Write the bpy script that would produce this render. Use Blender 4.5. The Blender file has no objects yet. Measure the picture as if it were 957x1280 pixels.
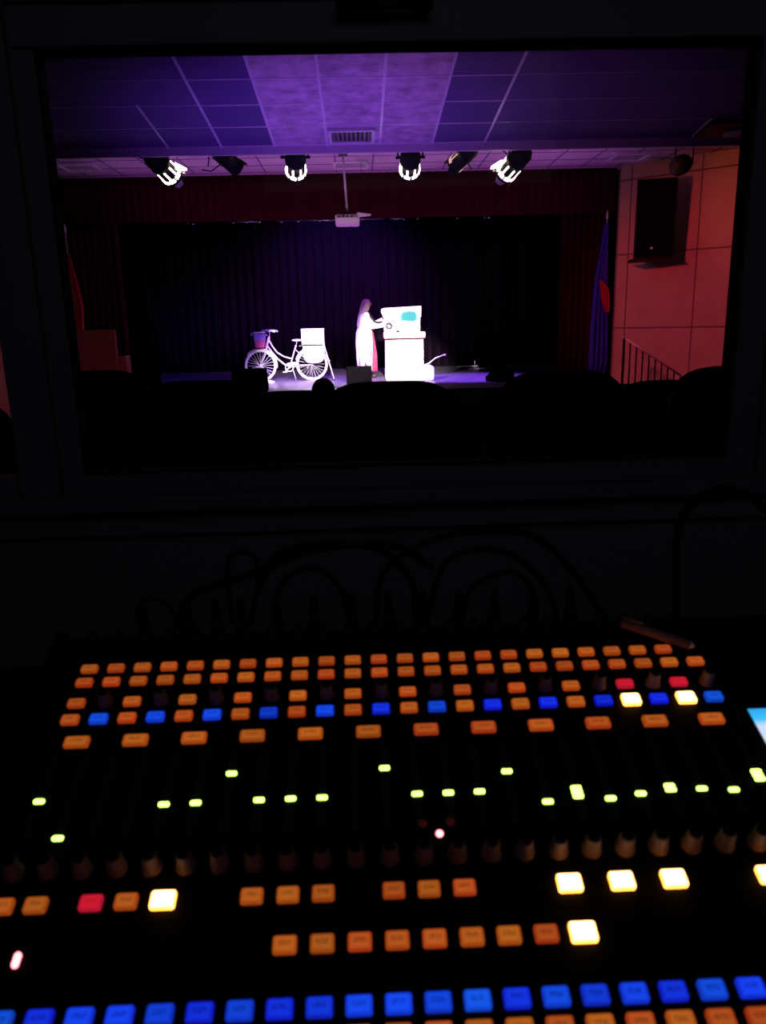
import bpy, bmesh, math, random
from mathutils import Vector, Matrix
random.seed(7)
S = bpy.context.scene
C = S.collection
PI = math.pi

# ------------------------------------------------------------------ camera
FPX = 960.0
CAM = Vector((0, 0, 2.2))
yaw, pit, roll = math.radians(1.4), math.radians(-14), math.radians(1.4)
fw = Vector((math.sin(yaw)*math.cos(pit), math.cos(yaw)*math.cos(pit), math.sin(pit)))
r0 = Vector((math.cos(yaw), -math.sin(yaw), 0)); u0 = r0.cross(fw)
rt = r0*math.cos(roll) - u0*math.sin(roll); up = u0*math.cos(roll) + r0*math.sin(roll)
cd = bpy.data.cameras.new('camera'); cam = bpy.data.objects.new('camera', cd); C.objects.link(cam)
cd.sensor_fit = 'VERTICAL'; cd.sensor_height = 36; cd.sensor_width = 36; cd.lens = 36*FPX/1280
cd.clip_start = 0.02; cd.clip_end = 100
cd.dof.use_dof = True; cd.dof.focus_distance = 14; cd.dof.aperture_fstop = 11.5
cam.matrix_world = Matrix(((rt.x, up.x, -fw.x, CAM.x), (rt.y, up.y, -fw.y, CAM.y), (rt.z, up.z, -fw.z, CAM.z), (0, 0, 0, 1)))
S.camera = cam
S.view_settings.view_transform = 'Standard'; S.view_settings.look = 'None'
S.view_settings.exposure = 0; S.view_settings.gamma = 1; S.view_settings.use_curve_mapping = False

# ------------------------------------------------------------------ world and lights
w = bpy.data.worlds.new('world'); S.world = w; w.use_nodes = True
w.node_tree.nodes['Background'].inputs[0].default_value = (0.3, 0.3, 0.45, 1)
w.node_tree.nodes['Background'].inputs[1].default_value = 0.002

def aim(o, loc, target):
    o.location = loc
    o.rotation_euler = (Vector(target)-Vector(loc)).to_track_quat('-Z', 'Y').to_euler()
def spot(name, loc, target, power, color, size, blend=0.4, rad=0.05):
    l = bpy.data.lights.new(name, 'SPOT'); l.energy = power; l.color = color
    l.spot_size = math.radians(size); l.spot_blend = blend; l.shadow_soft_size = rad
    o = bpy.data.objects.new(name, l); C.objects.link(o); aim(o, loc, target); return o
def area(name, loc, target, power, color, sx, sy, spread=180):
    l = bpy.data.lights.new(name, 'AREA'); l.shape = 'RECTANGLE'; l.size = sx; l.size_y = sy
    l.energy = power; l.color = color; l.spread = math.radians(spread)
    o = bpy.data.objects.new(name, l); C.objects.link(o); aim(o, loc, target); return o
WHITE = (1.0, 0.80, 0.93)
# the four lit stage lamps (the beams leave from the lens of each)
LAMPS = [  # x, y, z of the lamp's back, target, lit
    (-2.33, 9.68, 4.10, (0.7, 15.7, 0.9), 1),
    (-1.58, 9.68, 4.14, (2.4, 13.6, 1.2), 0),
    (-0.68, 9.68, 4.11, (-1.2, 16.6, 1.3), 2),
    (0.66, 9.68, 4.08, (0.85, 16.7, 1.7), 3),
    (1.38, 9.68, 4.12, (-2.4, 13.6, 1.2), 4),
    (1.98, 9.68, 4.06, (-1.0, 15.4, 0.9), 5)]
BEAM = {1: (6000, 20), 2: (6500, 18), 3: (10500, 19), 5: (7500, 20)}
for i, (x, y, z, t, lit) in enumerate(LAMPS):
    if lit in BEAM:
        p = Vector((x, y, z)); d = (Vector(t)-p).normalized()
        spot('stage_beam', p + d*0.62, t, BEAM[lit][0], WHITE, BEAM[lit][1], 0.7)
# blue and violet wash over the stage floor
spot('blue_wash', (2.2, 15.2, 4.9), (2.2, 16.2, 1), 4600, (0.26, 0.07, 1.0), 44, 0.8, 0.1)
spot('blue_wash', (-0.8, 15.2, 4.9), (-0.9, 16.4, 1), 3300, (0.32, 0.09, 1.0), 50, 0.8, 0.1)
spot('blue_wash', (-2.8, 15.2, 4.9), (-3.6, 19.0, 1), 350, (0.10, 0.06, 1.0), 62, 0.8, 0.1)
spot('blue_back', (-0.5, 17.6, 5.1), (-0.4, 20.3, 3.4), 330, (0.10, 0.05, 1.0), 80, 0.9, 0.1)
spot('violet_back', (0.6, 15.6, 5.1), (-0.6, 20.3, 2.0), 750, (0.60, 0.10, 0.9), 70, 0.9, 0.1)
# added violet, blue and pink ceiling fill lamps, red wash on the side walls
spot('violet_ceiling_fill', (0.5, 7.3, 0.75), (0.5, 8.9, 4.2), 95, (0.55, 0.13, 0.85), 96, 1.0, 0.3)
spot('blue_ceiling_fill', (-0.5, 7.6, 0.75), (-0.35, 8.9, 4.2), 250, (0.22, 0.06, 1.0), 74, 1.0, 0.3)
spot('pink_ceiling_fill', (-1.6, 11.0, 0.5), (-1.6, 12.9, 4.66), 290, (0.80, 0.15, 1.0), 75, 1.0, 0.2)
spot('pink_ceiling_fill', (1.9, 11.0, 0.5), (1.9, 12.9, 4.66), 260, (0.80, 0.15, 0.95), 75, 1.0, 0.2)
spot('red_wash', (1.6, 9.3, 3.6), (5.7, 13.0, 2.0), 290, (1.0, 0.055, 0.16), 60, 0.8, 0.10)
spot('amber_wash', (2.6, 10.2, 3.7), (6.8, 12.2, 4.2), 70, (1.0, 0.22, 0.05), 50, 1.0, 0.1)
spot('red_wash', (0.6, 9.6, 3.9), (-5.3, 13.4, 1.0), 100, (1.0, 0.05, 0.08), 20, 0.9, 0.06)
# added dim fill lamp in the booth, behind the camera
area('booth_fill_light', (0.2, -0.7, 3.0), (0, 1.3, 1.9), 0.8, (0.75, 0.75, 1.0), 1.2, 0.6)

# ------------------------------------------------------------------ materials
def mat(name, col, rough=0.7, spec=0.3, metal=0.0, emit=None, estr=0.0, bump=None, noise=None, sheen=0):
    m = bpy.data.materials.new(name); m.use_nodes = True
    nt = m.node_tree; b = nt.nodes['Principled BSDF']
    b.inputs['Base Color'].default_value = (*col, 1); b.inputs['Roughness'].default_value = rough
    b.inputs['Specular IOR Level'].default_value = spec; b.inputs['Metallic'].default_value = metal
    if sheen: b.inputs['Sheen Weight'].default_value = sheen
    if emit: b.inputs['Emission Color'].default_value = (*emit, 1); b.inputs['Emission Strength'].default_value = estr
    tc = nt.nodes.new('ShaderNodeTexCoord')
    if noise:  # (scale, amount)
        n = nt.nodes.new('ShaderNodeTexNoise'); n.inputs['Scale'].default_value = noise[0]; n.inputs['Detail'].default_value = 5
        r = nt.nodes.new('ShaderNodeMapRange'); r.inputs['To Min'].default_value = 1-noise[1]; r.inputs['To Max'].default_value = 1+noise[1]
        mx = nt.nodes.new('ShaderNodeVectorMath'); mx.operation = 'SCALE'; mx.inputs[0].default_value = col
        nt.links.new(tc.outputs['Object'], n.inputs['Vector']); nt.links.new(n.outputs['Fac'], r.inputs['Value'])
        nt.links.new(r.outputs['Result'], mx.inputs['Scale']); nt.links.new(mx.outputs['Vector'], b.inputs['Base Color'])
    if bump:
        n = nt.nodes.new('ShaderNodeTexNoise'); n.inputs['Scale'].default_value = bump[0]
        bp = nt.nodes.new('ShaderNodeBump'); bp.inputs['Strength'].default_value = bump[1]; bp.inputs['Distance'].default_value = 0.01
        nt.links.new(tc.outputs['Object'], n.inputs['Vector']); nt.links.new(n.outputs['Fac'], bp.inputs['Height']); nt.links.new(bp.outputs['Normal'], b.inputs['Normal'])
    return m
M = {}
M['booth_wall'] = mat('booth wall paint', (0.16, 0.16, 0.17), 0.9, 0.1, bump=(60, 0.2))
M['booth_floor'] = mat('booth floor vinyl', (0.06, 0.055, 0.055), 0.7, noise=(8, 0.2))
M['alu'] = mat('dark aluminium', (0.13, 0.13, 0.15), 0.5, 0.3, noise=(20, 0.1))
M['gasket'] = mat('black rubber gasket', (0.01, 0.01, 0.01), 0.8, 0.1)
M['hall_wall'] = mat('hall wall paint', (0.25, 0.2, 0.16), 0.85, 0.1, noise=(2, 0.1))
M['carpet'] = mat('dark carpet', (0.02, 0.012, 0.014), 1, 0, noise=(30, 0.4))
M['panel'] = mat('wood wall panel', (0.62, 0.42, 0.26), 0.6, 0.15, noise=(3, 0.16))
M['parapet'] = mat('dark red stained wood', (0.30, 0.09, 0.08), 0.6, 0.15, noise=(6, 0.2))
M['seam'] = mat('panel joint', (0.22, 0.13, 0.09), 0.9, 0.1)
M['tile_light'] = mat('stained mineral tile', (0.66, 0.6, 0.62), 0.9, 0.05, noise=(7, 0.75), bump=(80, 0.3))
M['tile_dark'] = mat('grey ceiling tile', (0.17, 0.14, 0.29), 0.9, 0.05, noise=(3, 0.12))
M['tile_far'] = mat('white ceiling tile', (0.6, 0.52, 0.6), 0.9, 0.05, noise=(5, 0.1))
M['grid'] = mat('white ceiling grid', (0.8, 0.78, 0.82), 0.35, 0.5)
M['trim'] = mat('painted ceiling edge', (0.62, 0.56, 0.62), 0.6, 0.3)
M['vent'] = mat('vent metal', (0.35, 0.33, 0.4), 0.5, 0.4)
M['black'] = mat('black paint', (0.008, 0.008, 0.009), 0.6, 0.25)
M['speaker_carpet'] = mat('black speaker covering', (0.002, 0.0018, 0.002), 1, 0, noise=(60, 0.3))
M['blackmetal'] = mat('black metal', (0.010, 0.010, 0.011), 0.6, 0.15)
M['cable'] = mat('black cable', (0.006, 0.006, 0.006), 0.6, 0.2)
M['velvet_red'] = mat('dark red velvet', (0.046, 0.005, 0.011), 1, 0, noise=(12, 0.2))
M['velvet_black'] = mat('black velvet', (0.016, 0.011, 0.018), 1, 0, noise=(6, 0.3))
M['seat'] = mat('black seat fabric', (0.012, 0.007, 0.008), 0.95, 0.05, noise=(40, 0.3))
M['stage_floor'] = mat('stage floor', (0.13, 0.12, 0.14), 0.32, 0.4, noise=(5, 0.25))
M['stage_front'] = mat('stage front black', (0.008, 0.006, 0.007), 0.8, 0.1)
M['white'] = mat('white paint', (0.85, 0.82, 0.84), 0.6, 0.3)
M['whitecloth'] = mat('white cloth', (0.82, 0.78, 0.80), 0.9, 0.1, bump=(25, 0.3))
M['chrome'] = mat('chrome', (0.8, 0.8, 0.82), 0.2, 0.5, 0.9)
M['silver'] = mat('silver paint', (0.75, 0.73, 0.76), 0.4, 0.5, 0.3)
M['hair'] = mat('light brown hair', (0.46, 0.30, 0.38), 0.6, 0.3, bump=(60, 0.5))
M['darkhair'] = mat('dark hair', (0.008, 0.006, 0.006), 0.7, 0.2)
M['skin'] = mat('skin', (0.60, 0.36, 0.32), 0.6, 0.3)
M['pinkcloth'] = mat('pink red cloth', (0.55, 0.06, 0.12), 0.9, 0.1)
M['greystrap'] = mat('dark grey cloth', (0.02, 0.015, 0.02), 0.9, 0.1)
M['tyre'] = mat('cream tyre', (0.75, 0.70, 0.72), 0.8, 0.2)
M['mint'] = mat('pale frame paint', (0.42, 0.38, 0.50), 0.4, 0.5)
M['basket_blue'] = mat('lilac basket weave', (0.20, 0.14, 0.42), 0.8, 0.2, noise=(40, 0.3))
M['basket_pink'] = mat('pink basket weave', (0.42, 0.06, 0.22), 0.8, 0.2, noise=(40, 0.3))
M['flag_blue'] = mat('blue flag cloth', (0.05, 0.05, 0.55), 0.9, 0.1)
M['flag_red'] = mat('red flag cloth', (0.5, 0.04, 0.05), 0.9, 0.1)
M['brass'] = mat('pale metal', (0.7, 0.66, 0.62), 0.3, 0.5, 0.5)
M['desk'] = mat('black desk laminate', (0.01, 0.01, 0.011), 0.6, 0.2)
M['console'] = mat('charcoal console metal', (0.006, 0.006, 0.007), 0.5, 0.10, bump=(200, 0.15))
M['console_panel'] = mat('black console panel', (0.004, 0.004, 0.005), 0.6, 0.06)
M['knob'] = mat('grey rubber knob', (0.15, 0.085, 0.08), 0.6, 0.3)
M['knobcap'] = mat('black knob cap', (0.01, 0.01, 0.01), 0.6, 0.2)
M['led_off'] = mat('unlit meter led', (0.05, 0.055, 0.05), 0.4, 0.3)
M['pink_pen'] = mat('translucent pink plastic', (0.22, 0.09, 0.08), 0.5, 0.4)
M['lens'] = mat('glowing lamp lens', (1, 1, 1), 0.5, emit=(1.0, 0.82, 0.70), estr=38)
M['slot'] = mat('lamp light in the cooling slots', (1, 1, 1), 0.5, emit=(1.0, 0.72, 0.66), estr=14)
M['lens_off'] = mat('dark lamp lens', (0.03, 0.03, 0.04), 0.1, 0.5)
M['lens_dim'] = mat('dim lamp lens', (1, 1, 1), 0.5, emit=(1.0, 0.55, 0.32), estr=0.55)
M['door_metal'] = mat('bare metal barn door', (0.6, 0.56, 0.52), 0.5, 0.4)
M['led_green'] = mat('green lit meter led', (0, 0, 0), 0.5, emit=(0.55, 1.0, 0.12), estr=5.0)
M['led_red'] = mat('red lit led', (0, 0, 0), 0.5, emit=(1.0, 0.22, 0.26), estr=5.0)
M['led_dimred'] = mat('faint red led', (0, 0, 0), 0.5, emit=(1.0, 0.1, 0.12), estr=0.02)

def glow_mat(name, mid, edge, strength, mark=0.35, vary=0.25, hue=0.0, edgew=0.16):
    """backlit translucent key: brightest in the middle over its lamp, with a dark printed mark"""
    m = bpy.data.materials.new(name); m.use_nodes = True; nt = m.node_tree; nt.nodes.clear(); L = nt.links
    N = nt.nodes.new
    out = N('ShaderNodeOutputMaterial'); em = N('ShaderNodeEmission'); tc = N('ShaderNodeTexCoord')
    sp = N('ShaderNodeSeparateXYZ'); L.new(tc.outputs['Generated'], sp.inputs[0])
    def math_(op, a, b=None, c=None):
        n = N('ShaderNodeMath'); n.operation = op
        for i, v in enumerate((a, b, c)):
            if v is None: continue
            if isinstance(v, (int, float)): n.inputs[i].default_value = v
            else: L.new(v, n.inputs[i])
        return n.outputs[0]
    dx = math_('SUBTRACT', 0.5, math_('ABSOLUTE', math_('SUBTRACT', sp.outputs[0], 0.5)))
    dy = math_('SUBTRACT', 0.5, math_('ABSOLUTE', math_('SUBTRACT', sp.outputs[1], 0.5)))
    d = math_('MINIMUM', dx, dy)
    r = N('ShaderNodeMapRange'); r.inputs['From Max'].default_value = edgew; L.new(d, r.inputs['Value'])
    mix = N('ShaderNodeMix'); mix.data_type = 'RGBA'; mix.inputs[6].default_value = (*edge, 1); mix.inputs[7].default_value = (*mid, 1)
    L.new(r.outputs[0], mix.inputs[0])
    info = N('ShaderNodeObjectInfo')
    v = math_('MULTIPLY_ADD', info.outputs['Random'], 2*vary, 1-vary)
    # printed mark: short row of characters
    nz = N('ShaderNodeTexNoise'); nz.inputs['Scale'].default_value = 9; nz.noise_dimensions = '2D'
    mp = N('ShaderNodeVectorMath'); mp.operation = 'ADD'; L.new(tc.outputs['Generated'], mp.inputs[0])
    cx = N('ShaderNodeCombineXYZ'); L.new(math_('MULTIPLY', info.outputs['Random'], 50), cx.inputs[0]); L.new(cx.outputs[0], mp.inputs[1])
    L.new(mp.outputs[0], nz.inputs['Vector'])
    inx = math_('LESS_THAN', math_('ABSOLUTE', math_('SUBTRACT', sp.outputs[0], 0.5)), 0.27)
    iny = math_('LESS_THAN', math_('ABSOLUTE', math_('SUBTRACT', sp.outputs[1], 0.56)), 0.15)
    mk = math_('MULTIPLY', math_('MULTIPLY', inx, iny), math_('GREATER_THAN', nz.outputs[0], 0.43))
    v = math_('MULTIPLY', v, math_('SUBTRACT', 1, math_('MULTIPLY', mk, mark)))
    L.new(math_('MULTIPLY', v, strength), em.inputs['Strength'])
    if hue:
        hs = N('ShaderNodeHueSaturation'); L.new(mix.outputs[2], hs.inputs['Color'])
        rr = math_('FRACT', math_('MULTIPLY', info.outputs['Random'], 17.3))
        L.new(math_('MULTIPLY_ADD', rr, 2*hue, 0.5-hue), hs.inputs['Hue']); L.new(hs.outputs[0], em.inputs['Color'])
    else: L.new(mix.outputs[2], em.inputs['Color'])
    L.new(em.outputs[0], out.inputs[0]); return m
M['key_amber'] = glow_mat('amber backlit key', (0.60, 0.125, 0.018), (0.42, 0.055, 0.006), 0.72, 0.40, 0.18, 0.008)
M['key_blue'] = glow_mat('blue backlit key', (0.008, 0.070, 0.90), (0.006, 0.03, 0.55), 0.82, 0.40, 0.25, 0.008)
M['key_red'] = glow_mat('red backlit key', (0.66, 0.012, 0.03), (0.45, 0.008, 0.03), 0.9, 0.2, 0.1)
M['key_white'] = glow_mat('bright backlit key', (1.0, 0.80, 0.42), (1.0, 0.36, 0.04), 5.0, 0.0, 0.08, 0.0, 0.16)

def screen_mat():
    m = bpy.data.materials.new('lit display'); m.use_nodes = True; nt = m.node_tree; nt.nodes.clear(); L = nt.links; N = nt.nodes.new
    out = N('ShaderNodeOutputMaterial'); em = N('ShaderNodeEmission'); tc = N('ShaderNodeTexCoord'); sp = N('ShaderNodeSeparateXYZ')
    L.new(tc.outputs['Generated'], sp.inputs[0]); cr = N('ShaderNodeValToRGB'); L.new(sp.outputs[1], cr.inputs[0])
    cr.color_ramp.interpolation = 'LINEAR'
    els = [(0, (0.10, 0.35, 0.95)), (0.25, (0.25, 0.5, 0.95)), (0.45, (0.55, 0.68, 1.0)), (0.78, (0.62, 0.72, 0.98)), (0.86, (0.05, 0.55, 0.95)), (1, (0.03, 0.38, 0.9))]
    e = cr.color_ramp.elements; e[0].position = 0; e[0].color = (*els[0][1], 1); e[1].position = 1; e[1].color = (*els[-1][1], 1)
    for p, c in els[1:-1]: n = e.new(p); n.color = (*c, 1)
    L.new(cr.outputs[0], em.inputs[0]); em.inputs[1].default_value = 1.0; L.new(em.outputs[0], out.inputs[0]); return m
M['screen'] = screen_mat()

def glass_mat():
    m = bpy.data.materials.new('window glass'); m.use_nodes = True; nt = m.node_tree; nt.nodes.clear(); L = nt.links; N = nt.nodes.new
    out = N('ShaderNodeOutputMaterial'); tr = N('ShaderNodeBsdfTransparent'); gl = N('ShaderNodeBsdfGlossy'); mx = N('ShaderNodeMixShader'); fr = N('ShaderNodeFresnel')
    fr.inputs[0].default_value = 1.12; gl.inputs['Roughness'].default_value = 0.02; tr.inputs[0].default_value = (0.97, 0.97, 0.97, 1)
    L.new(fr.outputs[0], mx.inputs[0]); L.new(tr.outputs[0], mx.inputs[1]); L.new(gl.outputs[0], mx.inputs[2]); L.new(mx.outputs[0], out.inputs[0]); return m
M['glass'] = glass_mat()

# ------------------------------------------------------------------ mesh helpers
class MB:
    def __init__(s): s.v = []; s.f = []
    def add(s, vs, fs):
        b = len(s.v); s.v += [Vector(v) for v in vs]; s.f += [tuple(b+i for i in f) for f in fs]; return s
    def box(s, x0, x1, y0, y1, z0, z1):
        return s.add([(x0,y0,z0),(x1,y0,z0),(x1,y1,z0),(x0,y1,z0),(x0,y0,z1),(x1,y0,z1),(x1,y1,z1),(x0,y1,z1)],
                     [(3,2,1,0),(4,5,6,7),(0,1,5,4),(1,2,6,5),(2,3,7,6),(3,0,4,7)])
    def prism(s, pts, a, b):
        """closed outline pts (list of 3d) swept from offset a to offset b (vectors)"""
        n = len(pts); a = Vector(a); b = Vector(b)
        vs = [Vector(p)+a for p in pts]+[Vector(p)+b for p in pts]
        fs = [tuple(range(n-1, -1, -1)), tuple(range(n, 2*n))]+[(i, (i+1) % n, n+(i+1) % n, n+i) for i in range(n)]
        return s.add(vs, fs)
    def tube(s, pts, r, n=8, cap=True):
        pts = [Vector(p) for p in pts]; rs = r if isinstance(r, (list, tuple)) else [r]*len(pts)
        prev = None; rings = []
        for i, p in enumerate(pts):
            t = (pts[min(i+1, len(pts)-1)]-pts[max(i-1, 0)]).normalized()
            if prev is None:
                a = Vector((0, 0, 1)) if abs(t.z) < 0.9 else Vector((1, 0, 0)); nrm = t.cross(a).normalized()
            else: nrm = (prev - t*prev.dot(t)).normalized()
            prev = nrm; bi = t.cross(nrm)
            rings.append([p+(nrm*math.cos(2*PI*k/n)+bi*math.sin(2*PI*k/n))*rs[i] for k in range(n)])
        vs = [v for g in rings for v in g]; fs = []
        for i in range(len(pts)-1):
            for k in range(n): fs.append((i*n+k, i*n+(k+1) % n, (i+1)*n+(k+1) % n, (i+1)*n+k))
        if cap: fs += [tuple(range(n-1, -1, -1)), tuple((len(pts)-1)*n+k for k in range(n))]
        return s.add(vs, fs)
    def loft(s, rings, cap=True):
        n = len(rings[0]); vs = [v for g in rings for v in g]; fs = []
        for i in range(len(rings)-1):
            for k in range(n): fs.append((i*n+k, i*n+(k+1) % n, (i+1)*n+(k+1) % n, (i+1)*n+k))
        if cap: fs += [tuple(range(n-1, -1, -1)), tuple((len(rings)-1)*n+k for k in range(n))]
        return s.add(vs, fs)
    def torus(s, c, ax, R, r, n=40, m=8, a0=0, a1=2*PI):
        ax = Vector(ax).normalized(); a = Vector((0, 0, 1)) if abs(ax.z) < 0.9 else Vector((1, 0, 0))
        e1 = ax.cross(a).normalized(); e2 = ax.cross(e1); full = abs(a1-a0-2*PI) < 1e-6
        k = n if full else n+1
        pts = [Vector(c)+(e1*math.cos(a0+(a1-a0)*i/n)+e2*math.sin(a0+(a1-a0)*i/n))*R for i in range(k)]
        rings = []
        for i in range(k):
            rad = (pts[i]-Vector(c)).normalized()
            rings.append([pts[i]+(rad*math.cos(2*PI*j/m)+ax*math.sin(2*PI*j/m))*r for j in range(m)])
        if full: rings.append(rings[0])
        return s.loft(rings, cap=not full)
    def build(s, name, m, parent=None, smooth=False, bevel=0, mw=None, sub=0):
        me = bpy.data.meshes.new(name); me.from_pydata([tuple(v) for v in s.v], [], s.f)
        bm = bmesh.new(); bm.from_mesh(me); bmesh.ops.remove_doubles(bm, verts=bm.verts, dist=1e-6); bmesh.ops.recalc_face_normals(bm, faces=bm.faces); bm.to_mesh(me); bm.free()
        me.materials.append(m)
        if smooth:
            for p in me.polygons: p.use_smooth = True
        o = bpy.data.objects.new(name, me); C.objects.link(o)
        if parent: o.parent = parent
        if mw is not None: o.matrix_local = mw
        if bevel:
            b = o.modifiers.new('bevel', 'BEVEL'); b.width = bevel; b.segments = 3; b.limit_method = 'ANGLE'
        if sub:
            b = o.modifiers.new('sub', 'SUBSURF'); b.levels = sub; b.render_levels = sub
        return o
def tag(o, label=None, cat=None, group=None, kind=None):
    if label: o['label'] = label
    if cat: o['category'] = cat
    if group: o['group'] = group
    if kind: o['kind'] = kind
    return o
def empty(name, loc=(0, 0, 0), rot=(0, 0, 0)):
    o = bpy.data.objects.new(name, None); C.objects.link(o); o.location = loc; o.rotation_euler = rot; o.empty_display_size = 0.1; return o
def struct(o): o['kind'] = 'structure'; return o
def copy_tree(o, parent=None):
    c = o.copy(); C.objects.link(c); c.parent = parent
    for ch in list(o.children): copy_tree(ch, c)
    return c
def rrect(w_, h_, r, n=4):
    """rounded rectangle outline in the xy plane"""
    pts = []
    for cx, cy, a in ((w_/2-r, h_/2-r, 0), (-w_/2+r, h_/2-r, PI/2), (-w_/2+r, -h_/2+r, PI), (w_/2-r, -h_/2+r, 1.5*PI)):
        for k in range(n+1): pts.append((cx+r*math.cos(a+PI/2*k/n), cy+r*math.sin(a+PI/2*k/n)))
    return pts
def at(px, py, Y):
    """world point on the ray of a photo pixel at depth Y"""
    d = fw + rt*((px-478.5)/FPX) - up*((py-640)/FPX); return CAM + d*(Y/d.y)

# ================================================================== SETTING: booth
WX0, WX1, WZ0, WZ1 = -0.471, 0.622, 1.958, 2.603   # main pane
LX0, LX1 = -1.25, -0.579                            # left pane
b = MB()  # window wall, 1.30 .. 1.45
b.box(-7.2, 7.2, 1.30, 1.45, 0.0, WZ0-0.045); b.box(-7.2, 7.2, 1.30, 1.45, WZ1+0.10, 5.4)
b.box(-7.2, LX0-0.12, 1.30, 1.45, WZ0-0.045, WZ1+0.10); b.box(WX1+0.12, 7.2, 1.30, 1.45, WZ0-0.045, WZ1+0.10)
struct(b.build('wall_front', M['booth_wall']))
struct(MB().box(-1.7, 2.0, -1.4, 1.3, 0.90, 0.95).build('floor', M['booth_floor']))
struct(MB().box(-1.7, 2.0, -1.4, 1.3, 3.35, 3.40).build('ceiling', M['booth_wall']))
struct(MB().box(-1.75, -1.7, -1.4, 1.3, 0.9, 3.4).build('wall_left', M['booth_wall']))
struct(MB().box(2.0, 2.05, -1.4, 1.3, 0.9, 3.4).build('wall_right', M['booth_wall']))
struct(MB().box(-1.75, 2.05, -1.45, -1.4, 0.9, 3.4).build('wall_back', M['booth_wall']))
win = struct(empty('window_1', (0, 1.3, WZ0)))
def wchild(name, bx, m, bevel=0.002, parent=win):
    o = MB()
    for q in bx: o.box(q[0], q[1], q[2]-1.3, q[3]-1.3, q[4]-WZ0, q[5]-WZ0)
    return o.build(name, m, parent, bevel=bevel)
wchild('frame', [(WX0-0.03, WX1+0.14, 1.275, 1.318, WZ0-0.045, WZ0), (WX0-0.03, WX1+0.14, 1.275, 1.318, WZ1, WZ1+0.12),
                 (WX1, WX1+0.14, 1.275, 1.318, WZ0, WZ1), (WX0-0.03, WX1+0.14, 1.262, 1.275, WZ1+0.055, WZ1+0.07), (WX1+0.045, WX1+0.06, 1.262, 1.275, WZ0-0.03, WZ1+0.07)], M['alu'])
wchild('mullion', [(LX1, WX0, 1.285, 1.318, WZ0-0.045, WZ1+0.12), (LX1+0.03, WX0-0.035, 1.268, 1.285, WZ0-0.03, WZ1+0.05)], M['alu'])
wchild('gasket', [(WX0, WX0+0.004, 1.29, 1.318, WZ0, WZ1), (WX1-0.004, WX1, 1.29, 1.318, WZ0, WZ1),
                  (WX0, WX1, 1.29, 1.318, WZ0, WZ0+0.006), (WX0, WX1, 1.29, 1.318, WZ1-0.004, WZ1)], M['gasket'], 0)
wchild('pane', [(WX0+0.002, WX1-0.002, 1.304, 1.308, WZ0+0.002, WZ1-0.002)], M['glass'], 0)
win2 = struct(empty('window_2', (0, 1.3, WZ0)))
wchild('frame', [(LX0-0.12, LX1, 1.275, 1.318, WZ0-0.045, WZ0), (LX0-0.12, LX1, 1.275, 1.318, WZ1, WZ1+0.12), (LX0-0.12, LX0, 1.275, 1.318, WZ0, WZ1)], M['alu'], parent=win2)
wchild('pane', [(LX0+0.002, LX1-0.002, 1.304, 1.308, WZ0+0.002, WZ1-0.002)], M['glass'], 0, parent=win2)
struct(MB().box(-1.35, 0.80, 1.235, 1.30, WZ0-0.055, WZ0-0.03).build('trim_1', M['alu'], bevel=0.004))
struct(MB().box(-1.35, 0.80, 1.275, 1.30, WZ0-0.105, WZ0-0.055).build('trim_2', M['booth_wall'], bevel=0.003))
# a dark handle on the frame above the pane
t = tag(empty('window_handle', (0.05, 1.255, 2.640)), 'dark long window handle on the frame above the large pane', 'handle')
MB().tube([(-0.07, -0.012, 0), (0.07, -0.012, 0)], 0.009).build('grip', M['black'], t, True)
for sx in (-1, 1): MB().box(sx*0.055-0.008, sx*0.055+0.008, -0.012, 0.010, -0.008, 0.008).build('bracket', M['black'], t)

# ================================================================== SETTING: hall
b = MB()
b.add([(-7.2, 1.45, 1.07), (7.2, 1.45, 1.07), (7.2, 9.5, 0.0), (-7.2, 9.5, 0.0), (-7.2, 14, 0.0), (7.2, 14, 0.0),
       (-7.2, 1.45, -0.1), (7.2, 1.45, -0.1), (7.2, 14, -0.1), (-7.2, 14, -0.1)],
      [(0, 1, 2, 3), (3, 2, 5, 4), (6, 9, 8, 7), (0, 6, 7, 1), (4, 5, 8, 9), (1, 7, 8, 5, 2), (0, 3, 4, 9, 6)])
struct(b.build('floor_hall', M['carpet']))
struct(MB().box(-7.3, -7.2, 1.45, 13, 0, 5.6).build('wall_left_side', M['hall_wall']))
struct(MB().box(7.2, 7.3, 1.45, 12.2, 0, 5.6).build('wall_right_side', M['hall_wall']))
# near ceiling: slopes down towards the stage, ends in a trim at Y = 9.45
P = 0.594; EY = 9.45; EZ = 4.14; SL = 0.106
def nz(y): return EZ + SL*(EY-y)
def slab(mb, x0, x1, y0, y1, dz0, dz1):
    mb.add([(x0,y0,nz(y0)+dz0),(x1,y0,nz(y0)+dz0),(x1,y1,nz(y1)+dz0),(x0,y1,nz(y1)+dz0),(x0,y0,nz(y0)+dz1),(x1,y0,nz(y0)+dz1),(x1,y1,nz(y1)+dz1),(x0,y1,nz(y1)+dz1)],
           [(3,2,1,0),(4,5,6,7),(0,1,5,4),(1,2,6,5),(2,3,7,6),(3,0,4,7)])
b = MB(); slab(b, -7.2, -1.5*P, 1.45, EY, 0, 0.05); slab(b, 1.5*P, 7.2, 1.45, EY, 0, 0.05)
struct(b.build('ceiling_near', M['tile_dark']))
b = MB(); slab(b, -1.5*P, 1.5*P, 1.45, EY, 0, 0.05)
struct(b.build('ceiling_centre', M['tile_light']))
b = MB()
for k in (-2.5, -1.5, -0.5, 0.5, 1.5, 2.5): slab(b, k*P-0.013, k*P+0.013, 1.45, EY, -0.008, 0.0)
slab(b, -3.5*P-0.010, -3.5*P+0.010, 8.2, EY, -0.008, 0.0)
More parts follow.
